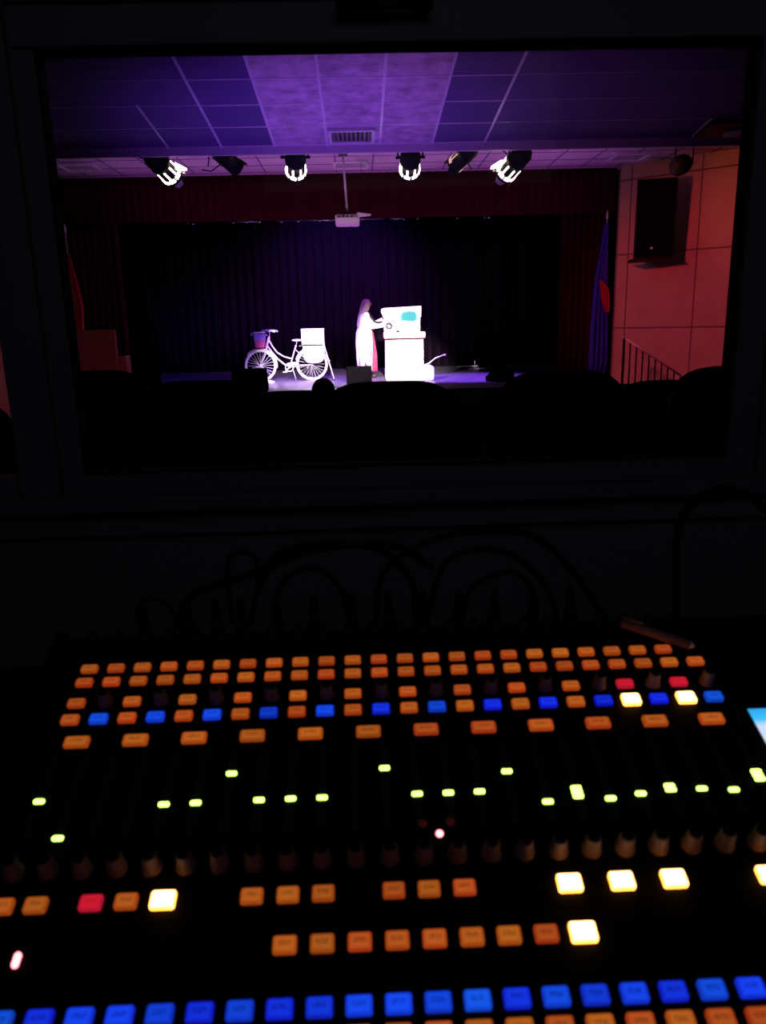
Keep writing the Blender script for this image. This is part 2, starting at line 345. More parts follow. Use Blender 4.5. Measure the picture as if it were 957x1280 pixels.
for k in range(13):
    y = EY-0.02-k*P; slab(b, -2.5*P, 2.5*P, y-0.008, y+0.008, -0.006, 0.0)
for k in range(13):
    y = EY-0.02-k*P; slab(b, -7.2, -2.5*P, y-0.003, y+0.003, -0.003, 0.0); slab(b, 2.5*P, 7.2, y-0.003, y+0.003, -0.003, 0.0)
struct(b.build('trim_3', M['grid']))
struct(MB().box(-7.2, 7.2, EY, EY+0.05, EZ-0.085, EZ+0.65).build('trim_4', M['trim'], bevel=0.004))
# far ceiling
FZ = 4.66
struct(MB().box(-7.2, 7.2, EY+0.05, 14.35, FZ, FZ+0.05).build('ceiling_far', M['tile_far']))
b = MB()
for k in range(-11, 12): b.box((k+0.5)*P-0.010, (k+0.5)*P+0.010, EY+0.05, 14.0, FZ-0.006, FZ)
for k in range(8): b.box(-7.2, 7.2, 13.95-k*P-0.01, 13.95-k*P+0.01, FZ-0.006, FZ)
struct(b.build('trim_5', M['tile_dark']))

# splayed wall right of the stage
WA = Vector((4.55, 14.0, 0)); WT = Vector((math.sin(math.radians(48)), -math.cos(math.radians(48)), 0)); WN = Vector((-WT.y*-1, 0, 0))
WN = Vector((-math.cos(math.radians(48)), -math.sin(math.radians(48)), 0))   # towards the room
def wp(t_, z, off=0.0): q = WA + WT*t_ + WN*off; return (q.x, q.y, z)
def wbox(mb, t0, t1, z0, z1, o0, o1):
    return mb.add([wp(t0, z0, o0), wp(t1, z0, o0), wp(t1, z0, o1), wp(t0, z0, o1), wp(t0, z1, o0), wp(t1, z1, o0), wp(t1, z1, o1), wp(t0, z1, o1)],
                  [(3,2,1,0),(4,5,6,7),(0,1,5,4),(1,2,6,5),(2,3,7,6),(3,0,4,7)])
wr = struct(wbox(MB(), 0, 3.58, 0, 4.66, -0.12, 0).build('wall_stage_right', M['panel']))
b = MB()
for t_ in (0.20, 1.37, 2.60): wbox(b, t_-0.010, t_+0.010, 0, 4.66, 0, 0.004)
for z in (0.72, 1.97, 3.21, 4.42): wbox(b, 0, 3.58, z-0.012, z+0.012, 0, 0.004)
struct(b.build('trim_6', M['seam']))
# proscenium strip and left splayed wall
LA = Vector((-5.18, 14.0, 0))
b = MB(); T = Vector((-math.sin(math.radians(48)), -math.cos(math.radians(48)), 0)); Nn = Vector((math.cos(math.radians(48)), -math.sin(math.radians(48)), 0))
q0 = LA; q1 = LA+T*3.1
b.prism([q0, q1, q1-Nn*0.12, q0-Nn*0.12], (0, 0, 0), (0, 0, 4.66)); struct(b.build('wall_stage_left', M['panel']))
struct(MB().box(-7.3, -5.18, 14.0, 14.1, 0, 5.6).box(4.55, 7.3, 14.0, 14.1, 0, 5.6).build('wall_proscenium', M['hall_wall']))
# stage house
struct(MB().box(-5.6, 5.6, 13.75, 21.0, 0.0, 1.0).build('floor_stage', M['stage_floor']))
struct(MB().box(-5.6, 5.6, 13.72, 13.75, 0.0, 0.995).build('trim_7', M['stage_front']))
struct(MB().box(-6.2, -6.1, 14.1, 21.1, 0, 5.6).box(6.1, 6.2, 14.1, 21.1, 0, 5.6).build('wall_stage_wings', M['velvet_black']))
struct(MB().box(-6.2, 6.2, 21.0, 21.1, 0, 5.6).build('wall_stage_back', M['velvet_black']))
struct(MB().box(-6.2, 6.2, 14.35, 21.1, 5.5, 5.6).build('ceiling_stage', M['velvet_black']))

# ------------------------------------------------------------------ curtains
def curtain(name, x0, x1, y, z0, z1, m, pleat=0.11, amp=0.045, label='', group=None, seed=0, cat='curtain', gather=0):
    rnd = random.Random(seed); n = int((x1-x0)/pleat*6); b = MB(); rows = [z0, z0+(z1-z0)*0.3, z0+(z1-z0)*0.7, z1]
    ph = [rnd.uniform(-0.5, 0.5) for _ in range(n+1)]; am = [rnd.uniform(0.6, 1.2) for _ in range(n//6+2)]
    rings = []
    for side in (0, 0.012):
        for j, z in enumerate(rows):
            sc = 1.0 if j < 2 else (0.85 if j == 2 else 0.55)
            rings.append([Vector((x0+(x1-x0)*i/n, y+side+amp*sc*am[i//6]*math.sin(2*PI*i/6+ph[i]*0.5), z)) for i in range(n+1)])
    r4 = rings[:4]; k4 = rings[4:]
    vs = [v for r in r4 for v in r]; N1 = n+1
    fs = [(j*N1+i, j*N1+i+1, (j+1)*N1+i+1, (j+1)*N1+i) for j in range(3) for i in range(n)]
    b.add(vs, fs); o = b.build(name, m, smooth=True)
    s_ = o.modifiers.new('solid', 'SOLIDIFY'); s_.thickness = 0.01
    return tag(o, label, cat, group)
curtain('back_drape', -5.6, 5.6, 20.45, 1.0, 5.4, M['velvet_black'], 0.22, 0.06, 'black velvet back drape hanging behind the whole stage', seed=1)
curtain('valance_curtain', -5.15, 4.53, 14.17, 3.93, 4.66, M['velvet_red'], 0.14, 0.03, 'dark red pleated valance across the top of the stage opening', seed=2)
curtain('side_curtain', -5.15, -4.17, 14.32, 1.0, 4.60, M['velvet_red'], 0.12, 0.05, 'dark red stage curtain gathered at the left end of the stage', seed=3)
curtain('side_curtain', 3.62, 4.40, 14.32, 1.0, 4.60, M['velvet_red'], 0.12, 0.05, 'dark red stage curtain gathered at the right end, beside the blue flag', seed=4)
curtain('masking_leg', -5.5, -4.1, 16.2, 1.0, 5.4, M['velvet_black'], 0.16, 0.05, 'black masking drape in the left wing of the stage', seed=5)
curtain('masking_leg', 4.1, 5.5, 16.2, 1.0, 5.4, M['velvet_black'], 0.16, 0.05, 'black masking drape in the right wing of the stage', seed=6)
# curtain rail with glinting gliders just under the valance
t = tag(empty('curtain_rail', (0, 14.55, 3.96)), 'thin silver curtain rail under the red valance with glinting gliders', 'rail')
for (p0, p1) in ((284, 326), (345, 480), (487, 506)):
    a = at(p0, 275, 14.55); c = at(p1, 275, 14.55)
    MB().tube([(a.x, 0, -0.0), (c.x, 0, 0.0)], 0.010, 6).build('rail_section', M['chrome'], t, True)
for p in (233, 239, 289, 306, 322, 350, 371, 398, 412, 493, 503, 520, 570, 604, 610):
    a = at(p, 275, 14.55); MB().tube([(a.x, -0.01, -0.012), (a.x+0.045, -0.01, -0.016)], 0.014, 6).build('glider', M['chrome'], t, True)
MB().tube([(-4.1, 0.02, 0.02), (3.6, 0.02, 0.02)], 0.008, 6).build('track', M['blackmetal'], t, True)
o = MB().tube([at(292+16*(1-math.cos(PI*k/10)), 276+13*math.sin(PI*k/10), 14.6) for k in range(11)], 0.009, 6).build('cable', M['cable'], smooth=True)
tag(o, 'slack dark cable looping below the curtain rail, left of the projector', 'cable')

# ------------------------------------------------------------------ vents
def vent(x, y, z, sx, sy, slope, label, m=M['vent'], fm=M['grid'], n=9, drop=0.03):
    t = tag(empty('ceiling_vent', (x, y, z), (-math.atan(slope), 0, 0)), label, 'vent', 'ceiling air vents')
    f = MB(); w_ = 0.035
    for q in ((-sx/2, sx/2, -sy/2, -sy/2+w_), (-sx/2, sx/2, sy/2-w_, sy/2), (-sx/2, -sx/2+w_, -sy/2, sy/2), (sx/2-w_, sx/2, -sy/2, sy/2)):
        f.box(q[0], q[1], q[2], q[3], -drop, -0.002)
    f.build('frame', fm, t, bevel=0.003)
    MB().box(-sx/2+w_, sx/2-w_, -sy/2+w_, sy/2-w_, -0.010, -0.004).build('backing', M['black'], t)
    f = MB()
    for k in range(n):
        xx = -sx/2+w_+(sx-2*w_)*(k+0.5)/n
        f.add([(xx-0.012, -sy/2+w_, -drop), (xx-0.009, -sy/2+w_, -drop), (xx+0.012, -sy/2+w_, -0.008), (xx+0.009, -sy/2+w_, -0.008),
               (xx-0.012, sy/2-w_, -drop), (xx-0.009, sy/2-w_, -drop), (xx+0.012, sy/2-w_, -0.008), (xx+0.009, sy/2-w_, -0.008)],
              [(0,1,2,3),(7,6,5,4),(0,4,5,1),(1,5,6,2),(2,6,7,3),(3,7,4,0)])
    f.build('louvre', m, t); return t
vent(-0.02, 9.12, nz(9.12)-0.004, 0.50, 0.40, SL, 'square louvred air vent in the pale middle tiles near the ceiling edge')
def pyramid(px, py, label):
    a = at(px, py, 12.0); k = (FZ-CAM.z)/(a.z-CAM.z); x, y = a.x*k, 12.0*k
    t = tag(empty('ceiling_vent', (x, y, FZ-0.006)), label, 'vent', 'ceiling air vents')
    f = MB()
    for q in ((-.28, .28, -.28, -.24), (-.28, .28, .24, .28), (-.28, -.24, -.28, .28), (.24, .28, -.28, .28)): f.box(*q, -0.03, -0.002)
    f.build('frame', M['grid'], t, bevel=0.003)
    MB().add([(-.24, -.24, -.004), (.24, -.24, -.004), (.24, .24, -.004), (-.24, .24, -.004), (0, 0, -.035)], [(0,1,2,3),(0,1,4),(1,2,4),(2,3,4),(3,0,4)]).build('diffuser', M['vent'], t)
pyramid(438, 205, 'square air diffuser in the far ceiling right above the projector pole')
pyramid(785, 195, 'square air diffuser in the far ceiling at the right, towards the loudspeaker')
pyramid(100, 208, 'square air diffuser in the far ceiling at the far left')
# big recessed air unit at right
t = tag(empty('air_unit', (0, 0, 0)), 'dark wedge shaped air unit under the near ceiling at upper right', 'air unit')
def atnear(px, py, dz=0):
    d = at(px, py, 1)-CAM; s_ = (EZ+SL*EY-CAM.z+dz)/(d.z+SL*d.y); return CAM+d*s_
q = [atnear(866, 169), atnear(890, 149), atnear(950, 147), atnear(935, 167)]
MB().prism(q, (0, 0, -0.05), (0, 0, -0.002)).build('housing', M['black'], t, bevel=0.004)
q = [atnear(903, 163), atnear(907, 156), atnear(935, 152), atnear(930, 163)]
MB().prism(q, (0, 0, -0.075), (0, 0, -0.05)).build('flap', M['tile_far'], t)
MB().tube([atnear(864, 171, -0.03), atnear(890, 147.5, -0.03)], 0.012).build('edge_trim', M['tile_far'], t)

# ------------------------------------------------------------------ stage lamps
def stage_lamp(x, y, z, target, lit, label, scale=1.05, name='stage_lamp'):
    p = Vector((x, y, z)); d = (Vector(target)-p).normalized()
    t = tag(empty(name, p), label, 'stage lamp', 'lamps hung behind the ceiling edge')
    if lit in (0, 4): scale = 0.85
    t.rotation_mode = 'QUATERNION'; t.rotation_quaternion = d.to_track_quat('Z', 'Y'); t.scale = (scale,)*3
    # local +Z = beam direction, barrel from -0.02 to 0.36
    n = 24; prof = [(0.045, -0.06), (0.085, -0.05), (0.105, -0.01), (0.112, 0.03), (0.112, 0.12), (0.118, 0.125), (0.118, 0.14), (0.112, 0.145), (0.112, 0.34), (0.125, 0.345), (0.125, 0.365)]
    prof2 = [(0.112, 0.365), (0.104, 0.33), (0.104, 0.26)]
    b = MB(); b.loft([[Vector((r*math.cos(2*PI*k/n), r*math.sin(2*PI*k/n), h)) for k in range(n)] for r, h in prof+prof2]); b.build('barrel', M['blackmetal'], t, True)
    lm = M['lens'] if lit in (1, 2, 3, 5) else (M['lens_dim'] if lit == 4 else M['lens_off'])
    MB().loft([[Vector((r*math.cos(2*PI*k/n), r*math.sin(2*PI*k/n), h)) for k in range(n)] for r, h in ((0.100, 0.268), (0.100, 0.275), (0.06, 0.290))]).build('lens', lm, t, True)
    if lit:
        sm = M['slot'] if lit != 4 else M['lens_dim']
        for k in range(8):
            if lit == 4 and k % 4 > 1: continue
            a = 2*PI*k/8+0.30; ca, sa = math.cos(a), math.sin(a)
            ring = lambda r, h0, h1, wd: [Vector((r*ca-wd*sa, r*sa+wd*ca, h0)), Vector((r*ca+wd*sa, r*sa-wd*ca, h0)), Vector((r*ca+wd*sa, r*sa-wd*ca, h1)), Vector((r*ca-wd*sa, r*sa+wd*ca, h1))]
            MB().loft([ring(0.108, 0.17, 0.315, 0.010), ring(0.1145, 0.175, 0.315, 0.009)]).build('cooling_slot', sm, t)
            MB().loft([ring(0.108, 0.300, 0.366, 0.034), ring(0.119, 0.305, 0.364, 0.030)]).build('front_slot', sm, t)
    # colour frame with short barn doors
    MB().torus((0, 0, 0.372), (0, 0, 1), 0.118, 0.008, 28, 6).build('colour_frame', M['blackmetal'], t, True)
    for k in ((0, 1, 2, 3) if lit else (0, 2)):
        a = PI/2*k+PI/4; Rm = Matrix.Rotation(a, 3, 'Z')
        pts = [Rm @ Vector(v) for v in ((-0.06, 0.105, 0.375), (0.06, 0.105, 0.375), (0.035, 0.125, 0.43), (-0.035, 0.125, 0.43))]
        nn = (Rm @ Vector((0, 0.003, -0.001)))
        MB().prism(pts, (0, 0, 0), nn).build('barn_door', M['door_metal'] if lit in (1, 5) else M['blackmetal'], t)
    if lit in (1, 5):  # added glowing sheet, stands in for a brightly lit barn door flap
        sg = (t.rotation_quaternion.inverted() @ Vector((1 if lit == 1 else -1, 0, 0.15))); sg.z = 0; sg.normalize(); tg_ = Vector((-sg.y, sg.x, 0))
        MB().prism([sg*0.118-tg_*0.05+Vector((0, 0, 0.25)), sg*0.118+tg_*0.05+Vector((0, 0, 0.25)), sg*0.185+tg_*0.015+Vector((0, 0, 0.36)), sg*0.185-tg_*0.02+Vector((0, 0, 0.37))], (0, 0, 0), sg*0.004).build('glowing_flap', sm, t)
    # yoke, in world-up direction, plus clamp
    inv = t.rotation_quaternion.inverted(); upv = inv @ Vector((0, 0, 1)); side = inv @ (d.cross(Vector((0, 0, 1))).normalized())
    c = Vector((0, 0, 0.08))
    b = MB(); b.tube([c-side*0.125, c-side*0.14+upv*0.02, c-side*0.14+upv*0.16, c-side*0.06+upv*0.20, c+side*0.06+upv*0.20, c+side*0.14+upv*0.16, c+side*0.14+upv*0.02, c+side*0.125], 0.010, 8).build('yoke', M['blackmetal'], t, True)
    MB().tube([c+upv*0.20, c+upv*0.28], 0.018, 8).build('clamp', M['blackmetal'], t, True)
    for s_ in (-1, 1): MB().tube([c+side*0.11*s_, c+side*0.165*s_], 0.016, 10).build('knob', M['blackmetal'], t, True)
    MB().tube([Vector((0, 0, -0.06)), Vector((0, 0, -0.06))+upv*0.02+Vector((0.02, 0, -0.06)), Vector((0.05, 0, -0.05))+upv*0.16, upv*0.28+Vector((0.08, 0, 0.02))], 0.007, 6).build('cord', M['cable'], t, True)
    return t
labs = ['lit stage lamp at the left end, tilted steeply to the right', 'dark unlit stage lamp tilted right, second from the left',
        'lit stage lamp pointing straight ahead, left of the projector', 'lit stage lamp pointing straight ahead, right of the projector',
        'dimly glowing stage lamp tilted left with cables hanging, second from the right', 'lit stage lamp at the right end, tilted to the left']
for (x, y, z, tg, lit), lb in zip(LAMPS, labs): stage_lamp(x, y, z, tg, lit, lb)
t = tag(empty('lighting_bar', (0, 9.75, 4.395)), 'black pipe carrying the six stage lamps behind the ceiling edge', 'pipe')
MB().tube([(-3.2, 0, 0.01), (2.9, 0, -0.01)], 0.024, 12).build('pipe', M['blackmetal'], t, True)
for x in (-2.9, -0.3, 2.6): MB().tube([(x, 0, 0), (x, 0, FZ-4.395)], 0.010, 8).build('hanger', M['blackmetal'], t, True)
for ps, lb in (([(188, 188), (184, 197), (176, 198), (168, 193)], 'thin black cable looping left of the leftmost stage lamp'),
               ([(259, 188), (261, 198), (260, 208)], 'short black cable end hanging left of the dark stage lamp'),
               ([(282, 196), (275, 206), (264, 214), (252, 212)], 'thin cable drooping beside the dark unlit stage lamp'),
               ([(583, 188), (584, 203), (589, 212)], 'thin cable hanging right of the dimly glowing stage lamp'),
               ([(634, 193), (628, 188), (620, 183)], 'thin cable running up left of the rightmost stage lamp')):
    tag(MB().tube([at(px, py, 9.75) for px, py in ps], 0.008, 6).build('cable', M['cable'], smooth=True), lb, 'cable')
# round lamp on two rods near the right wall
c = at(853, 205, 10.6); t = tag(empty('round_lamp', c), 'black round lamp hanging on two rods at the right, above the loudspeaker', 'stage lamp')
n = 24
MB().loft([[Vector((r*math.cos(2*PI*k/n), h, r*math.sin(2*PI*k/n))) for k in range(n)] for r, h in ((0.04, -0.08), (0.08, -0.07), (0.115, -0.03), (0.125, 0.03), (0.125, 0.14), (0.11, 0.14))]).build('barrel', M['blackmetal'], t, True)
for px in (845, 867):
    a = at(px, 178, 10.6)-c; MB().tube([(a.x, 0, 0.0), (a.x, 0, FZ-c.z)], 0.010, 8).build('rod', M['blackmetal'], t, True)

# ------------------------------------------------------------------ projector
PY = 12.6; c = at(434, 273, PY)
t = tag(empty('projector', c), 'white projector on a long ceiling pole above the stage front', 'projector')
MB().box(-0.185, 0.185, -0.14, 0.14, -0.11, 0.045).build('body', M['white'], t, bevel=0.03)
MB().box(-0.165, 0.165, -0.143, -0.138, -0.005, 0.04).build('rear_panel', mat('projector socket panel', (0.35, 0.25, 0.22), 0.6, noise=(40, 0.8)), t)
for xx in (-0.12, -0.06, 0.0, 0.07): MB().box(xx-0.018, xx+0.018, -0.148, -0.142, 0.004, 0.026).build('socket', M['blackmetal'], t)
MB().tube([(0.10, 0.13, -0.02), (0.10, 0.17, -0.02)], 0.045, 16).build('lens', M['black'], t, True)
ptop = at(429, 213, PY)
MB().tube([(0, 0, 0.04), (ptop.x-c.x, 0, FZ-c.z-0.005)], 0.018, 10).build('pole', M['silver'], t, True)
MB().tube([(0, 0, 0.045), (0.0, 0, 0.10)], 0.045, 12).build('mount', M['blackmetal'], t, True)
MB().box(ptop.x-c.x-0.07, ptop.x-c.x+0.07, -0.07, 0.07, FZ-c.z-0.016, FZ-c.z-0.006).build('ceiling_plate', M['blackmetal'], t)
MB().tube([(-0.05, -0.15, 0.02), (-0.08, -0.17, 0.09), (-0.03, -0.05, 0.10), (0, -0.02, 0.14)], 0.008, 6).build('cord', M['cable'], t, True)
c = at(453, 269, 13.2); t = tag(empty('screen_case_end', c), 'small white bracket just right of the projector under the valance', 'bracket')
MB().add([(-0.09, -0.03, -0.03), (0.12, -0.03, -0.01), (0.14, -0.03, 0.01), (-0.09, -0.03, 0.045), (-0.09, 0.03, -0.03), (0.12, 0.03, -0.01), (0.14, 0.03, 0.01), (-0.09, 0.03, 0.045)],
         [(0,1,2,3),(7,6,5,4),(0,4,5,1),(1,5,6,2),(2,6,7,3),(3,7,4,0)]).build('plate', M['silver'], t, bevel=0.006)
MB().tube([(0.0, 0, 0.02), (0.0, 0, FZ-c.z-0.006)], 0.004, 6).build('hanger_wire', M['cable'], t)

# ------------------------------------------------------------------ loudspeaker and its bracket on the right wall
tpos = 0.95
base = Vector(wp(tpos, 0, 0.30)); a = at(817, 276, base.y); 
t = tag(empty('loudspeaker', (a.x, base.y, a.z)), 'large black loudspeaker cabinet on the red-lit right wall', 'loudspeaker')
t.rotation_euler = (math.radians(4), 0, math.radians(-16))
b = MB(); pts = [(-.31, -.26), (.31, -.26), (.22, .24), (-.22, .24)]
b.prism([Vector((x, y, 0)) for x, y in pts], (0, 0, -0.58), (0, 0, 0.62)); b.build('cabinet', M['black'], t, bevel=0.02)
MB().box(-.28, .28, -.275, -.262, -.55, .59).build('grille', mat('speaker grille', (0.004, 0.004, 0.004), 0.9, 0.05, noise=(150, 0.5)), t, bevel=0.004)
MB().box(-.05, -.015, -.279, -.275, -.44, -.405).build('badge', M['trim'], t)
t2 = tag(empty('speaker_bracket', (a.x, base.y, a.z-0.61)), 'dark shelf bracket under the large wall loudspeaker', 'bracket'); t2.rotation_euler = (0, 0, math.radians(-16))
MB().box(-.36, .33, -.26, .26, -0.02, 0.01).build('shelf', M['black'], t2, bevel=0.004)
MB().box(0.05, 0.10, .20, .34, -0.03, -0.02).build('arm', M['black'], t2)

# ------------------------------------------------------------------ flags
def flag(px, ytop, label, right=True):
    top = at(px, ytop, 13.95); x, y = top.x, 13.95
    t = tag(empty('flag', (x, y, 1.0)), label, 'flag')
    H = top.z-1.0
    MB().tube([(0, 0, 0.02), (0, 0, H-0.16)], 0.014, 8).build('pole', M['brass'], t, True)
    MB().tube([(0, 0, H-0.16), (0, 0, H-0.12), (0, 0, H-0.06), (0, 0, H)], [0.014, 0.026, 0.018, 0.002], 10).build('finial', M['silver'], t, True)
    MB().tube([(0, 0, 0), (0, 0, 0.02), (0, 0, 0.05)], [0.16, 0.16, 0.04], 20).build('base', M['blackmetal'], t, True)
    return t, H
def drape_cloth(t, name, m, rows, folds, amp, n=36):
    """rows: z, centre x, half width"""
    b = MB(); vs = []
    for z, cx, hw in rows:
        for i in range(n+1):
            s_ = i/n*2-1; vs.append(Vector((cx+hw*s_, amp*math.sin(folds*PI*s_+z*1.1)*(0.4+min(1, hw*4)), z)))
    fs = [(j*(n+1)+i, j*(n+1)+i+1, (j+1)*(n+1)+i+1, (j+1)*(n+1)+i) for j in range(len(rows)-1) for i in range(n)]
    b.add(vs, fs); o = b.build(name, m, t, True); s_ = o.modifiers.new('s', 'SOLIDIFY'); s_.thickness = 0.006
    return o
t, H = flag(759, 262, 'blue and red flag hanging limp on its pole at the right stage edge')
zt = H-0.22
drape_cloth(t, 'cloth', M['flag_blue'], [(zt, 0.0, 0.03), (zt-0.4, -0.02, 0.06), (zt-0.8, -0.04, 0.10), (zt-1.3, -0.05, 0.13), (zt-1.8, -0.05, 0.16), (zt-2.3, -0.05, 0.17), (zt-2.62, -0.08, 0.15)], 4, 0.05)
drape_cloth(t, 'red_stripe', M['flag_red'], [(zt-0.95, -0.09, 0.03), (zt-1.08, -0.03, 0.07), (zt-1.25, 0.0, 0.08), (zt-1.42, 0.03, 0.05), (zt-1.5, 0.05, 0.02)], 3, 0.03).location = (0, -0.09, 0)
t, H = flag(80, 279, 'red flag hanging limp on its pole at the left stage edge, behind the window frame')
zt = H-0.5
drape_cloth(t, 'cloth', M['flag_red'], [(zt, 0.0, 0.03), (zt-0.4, 0.03, 0.07), (zt-0.85, 0.06, 0.10), (zt-1.25, 0.04, 0.08), (zt-1.8, 0.02, 0.08)], 4, 0.05)

# ------------------------------------------------------------------ stage stairs with handrail (right) and panel (left)
RA = at(780, 421, 12.50); RB = at(850, 469, 12.38)
b = MB()
for k in range(5):
    b.box(4.62+k*0.27, 4.62+(k+1)*0.27, 12.3, 14.0-(0.07+(k+1)*0.27)*0.90-0.05, 0.0, 0.83-k*0.17)
t = tag(empty('stage_stairs'), 'dark stairs climbing to the stage below the right wall', 'stairs'); b.build('steps', M['carpet'], t)
t = tag(empty('handrail', (0, 0, 0)), 'sloping stair handrail with thin balusters against the red-lit right wall', 'handrail')
MB().tube([RA+Vector((-0.03, 0, 0)), RB], 0.016, 8).build('rail', M['brass'], t, True)
for k in range(10):
    s_ = k/9.0; p = RA.lerp(RB, s_); stp = max(0, min(4, int((p.x-4.62)/0.27))); zb = 0.83-stp*0.17 if p.x > 4.62 else 1.0
    MB().tube([(p.x, p.y, zb), (p.x, p.y, p.z-0.01)], 0.013 if k else 0.022, 8).build('baluster', M['blackmetal'], t, True)
q = [at(106, 413, 13.3), at(143, 412, 13.3)]
b = MB().box(q[0].x-0.15, q[1].x, 13.30, 13.36, 0.0, q[0].z)
t = tag(empty('stair_parapet'), 'low wooden stair parapet lit red at the left stage edge', 'parapet'); b.build('panel', M['parapet'], t, bevel=0.008)
MB().box(q[1].x, q[1].x+0.13, 13.36, 13.60, 0.0, 1.72).build('post', M['parapet'], t, bevel=0.01)
MB().torus((q[1].x-0.34, 13.29, 1.15), (0, 1, 0), 0.34, 0.014, 24, 6).build('arch_trim', M['parapet'], t, True)

# ------------------------------------------------------------------ stage furniture
SZ = 1.0
PX = 1/58.3    # metres per photo pixel at the performer's depth
# white pedestal table
t = tag(empty('pedestal_table', (0.94, 16.75, SZ)), 'white box-shaped table standing right of the performer', 'table')
MB().box(-.40, .40, -.25, .25, 0.0, .80).build('body', M['white'], t, bevel=0.012)
MB().box(-.43, .44, -.29, .29, .83, .95).build('top', M['white'], t, bevel=0.015)
MB().box(-.41, .41, -.265, .265, .80, .83).build('shadow_gap', M['velvet_red'], t)
t = tag(empty('painted_board', (0.90, 16.85, SZ+.955)), 'white painted board with a teal patch standing on the white table', 'painting')
def board_mat():
    m = mat('painted paper', (0.85, 0.82, 0.84), 0.8, 0.1); nt = m.node_tree; L = nt.links; N = nt.nodes.new; bs = nt.nodes['Principled BSDF']
    tc = N('ShaderNodeTexCoord'); mp = N('ShaderNodeMapping'); mp.inputs['Location'].default_value = (-0.10, 0, -0.31); mp.inputs['Scale'].default_value = (0.62, 1, 0.95)
    L.new(tc.outputs['Object'], mp.inputs[0]); ln = N('ShaderNodeVectorMath'); ln.operation = 'LENGTH'
    nz_ = N('ShaderNodeTexNoise'); nz_.inputs['Scale'].default_value = 6; L.new(tc.outputs['Object'], nz_.inputs['Vector'])
    sc = N('ShaderNodeSeparateXYZ'); cb = N('ShaderNodeCombineXYZ'); L.new(mp.outputs[0], sc.inputs[0]); L.new(sc.outputs[0], cb.inputs[0]); L.new(sc.outputs[2], cb.inputs[2])
    L.new(cb.outputs[0], ln.inputs[0]); ad = N('ShaderNodeMath'); ad.operation = 'MULTIPLY_ADD'; L.new(nz_.outputs[0], ad.inputs[0]); ad.inputs[1].default_value = 0.14; L.new(ln.outputs['Value'], ad.inputs[2])
    cr = N('ShaderNodeValToRGB'); L.new(ad.outputs[0], cr.inputs[0]); e = cr.color_ramp.elements
    e[0].position = 0.16; e[0].color = (0.02, 0.16, 0.15, 1); e[1].position = 0.34; e[1].color = (0.85, 0.82, 0.84, 1)
    L.new(cr.outputs[0], bs.inputs['Base Color']); return m
pts = [(-.37, 0), (.40, 0), (.41, .30), (.43, .30), (.43, .53), (-.36, .50), (-.42, .48), (-.43, .42), (-.38, .30)]
MB().prism([Vector((x, 0, z)) for x, z in pts], (0, -0.02, 0), (0, 0.02, 0)).build('panel', board_mat(), t, bevel=0.01)
MB().box(-.36, .40, .02, .12, 0.0, .03).build('foot', M['white'], t)
for (x, y, h, r, lb) in ((0.22-0.15, -.2, .035, .03, 'small dark pot on the front edge of the white table'),):
    o = MB().tube([(0.79+0.02, 16.55, SZ+.95), (0.79+0.02, 16.55, SZ+.99)], 0.035, 12).build('paint_pot', M['greystrap'], smooth=True); tag(o, lb, 'pot')
# low white bench in front
b0 = at(481.5, 475, 15.9); b1 = at(541.5, 475, 15.9)
t = tag(empty('low_bench', ((b0.x+b1.x)/2, 15.9, SZ)), 'low white round-cornered bench in front of the table, a cable on it', 'bench')
W = (b1.x-b0.x)/2
MB().prism([Vector((x, 0, z+.145)) for x, z in rrect(2*W, .29, .06)], (0, -0.2, 0), (0, 0.2, 0)).build('seat_block', M['whitecloth'], t, bevel=0.015)
MB().box(-W+0.02, -W+0.30, -0.205, -0.20, 0.01, 0.26).build('side_panel', mat('pale pink board', (0.75, 0.55, 0.62), 0.8), t)
g = [at(528, 458, 15.85), at(536, 454, 15.85), at(544, 447.5, 15.85), at(554, 443.8, 15.85)]
g[0].z = SZ+0.29
t = tag(empty('gooseneck_microphone'), 'thin gooseneck microphone rising to the right from the low bench', 'microphone')
MB().tube(g, 0.011, 8).build('gooseneck', M['silver'], t, True)
MB().tube([g[3], g[3]+Vector((0.05, 0, 0.0))], 0.018, 8).build('capsule', M['silver'], t, True)
MB().tube([g[0]+Vector((0, 0, 0)), g[0]+Vector((0, 0, 0.012))], 0.06, 12).build('base', M['greystrap'], t, True)
gp = [at(x, y, 15.75) for x, y in ((502, 458), (504, 453), (509, 452), (512, 457), (516, 458))]
for p in gp: p.z = max(p.z, SZ+0.298)
tag(MB().tube(gp, 0.010, 6).build('cable', M['greystrap'], smooth=True), 'short dark cable curled on top of the low white bench', 'cable')
# thin chrome stand lying far right on stage
c = at(586, 451, 19.0); c.z = SZ
t = tag(empty('microphone_stand', c), 'thin chrome stand lying on the dark floor at stage right', 'stand')
MB().tube([(-0.30, 0, 0.05), (-0.15, 0, 0.07), (0.22, 0, 0.06)], [0.006, 0.016, 0.016], 8).build('bar', M['white'], t, True)
MB().tube([(0.14, 0, 0.0), (0.14, 0, 0.20)], 0.010, 8).build('upright', M['silver'], t, True)
MB().box(-0.02, 0.24, -0.10, 0.10, 0.0, 0.015).build('base', M['silver'], t)
spot('stand_glint_source', (3.0, 15.0, 4.9), (2.9, 19.0, 1.1), 600, (0.9, 0.7, 1.0), 4, 0.5, 0.05)
a0 = at(281, 459, 16.0)
o = MB().box(-3.05, -2.45, 19.7, 19.74, SZ, SZ+0.004).build('floor_tape', M['white']); tag(o, 'thin white tape line on the stage floor left of the bicycle', 'tape')

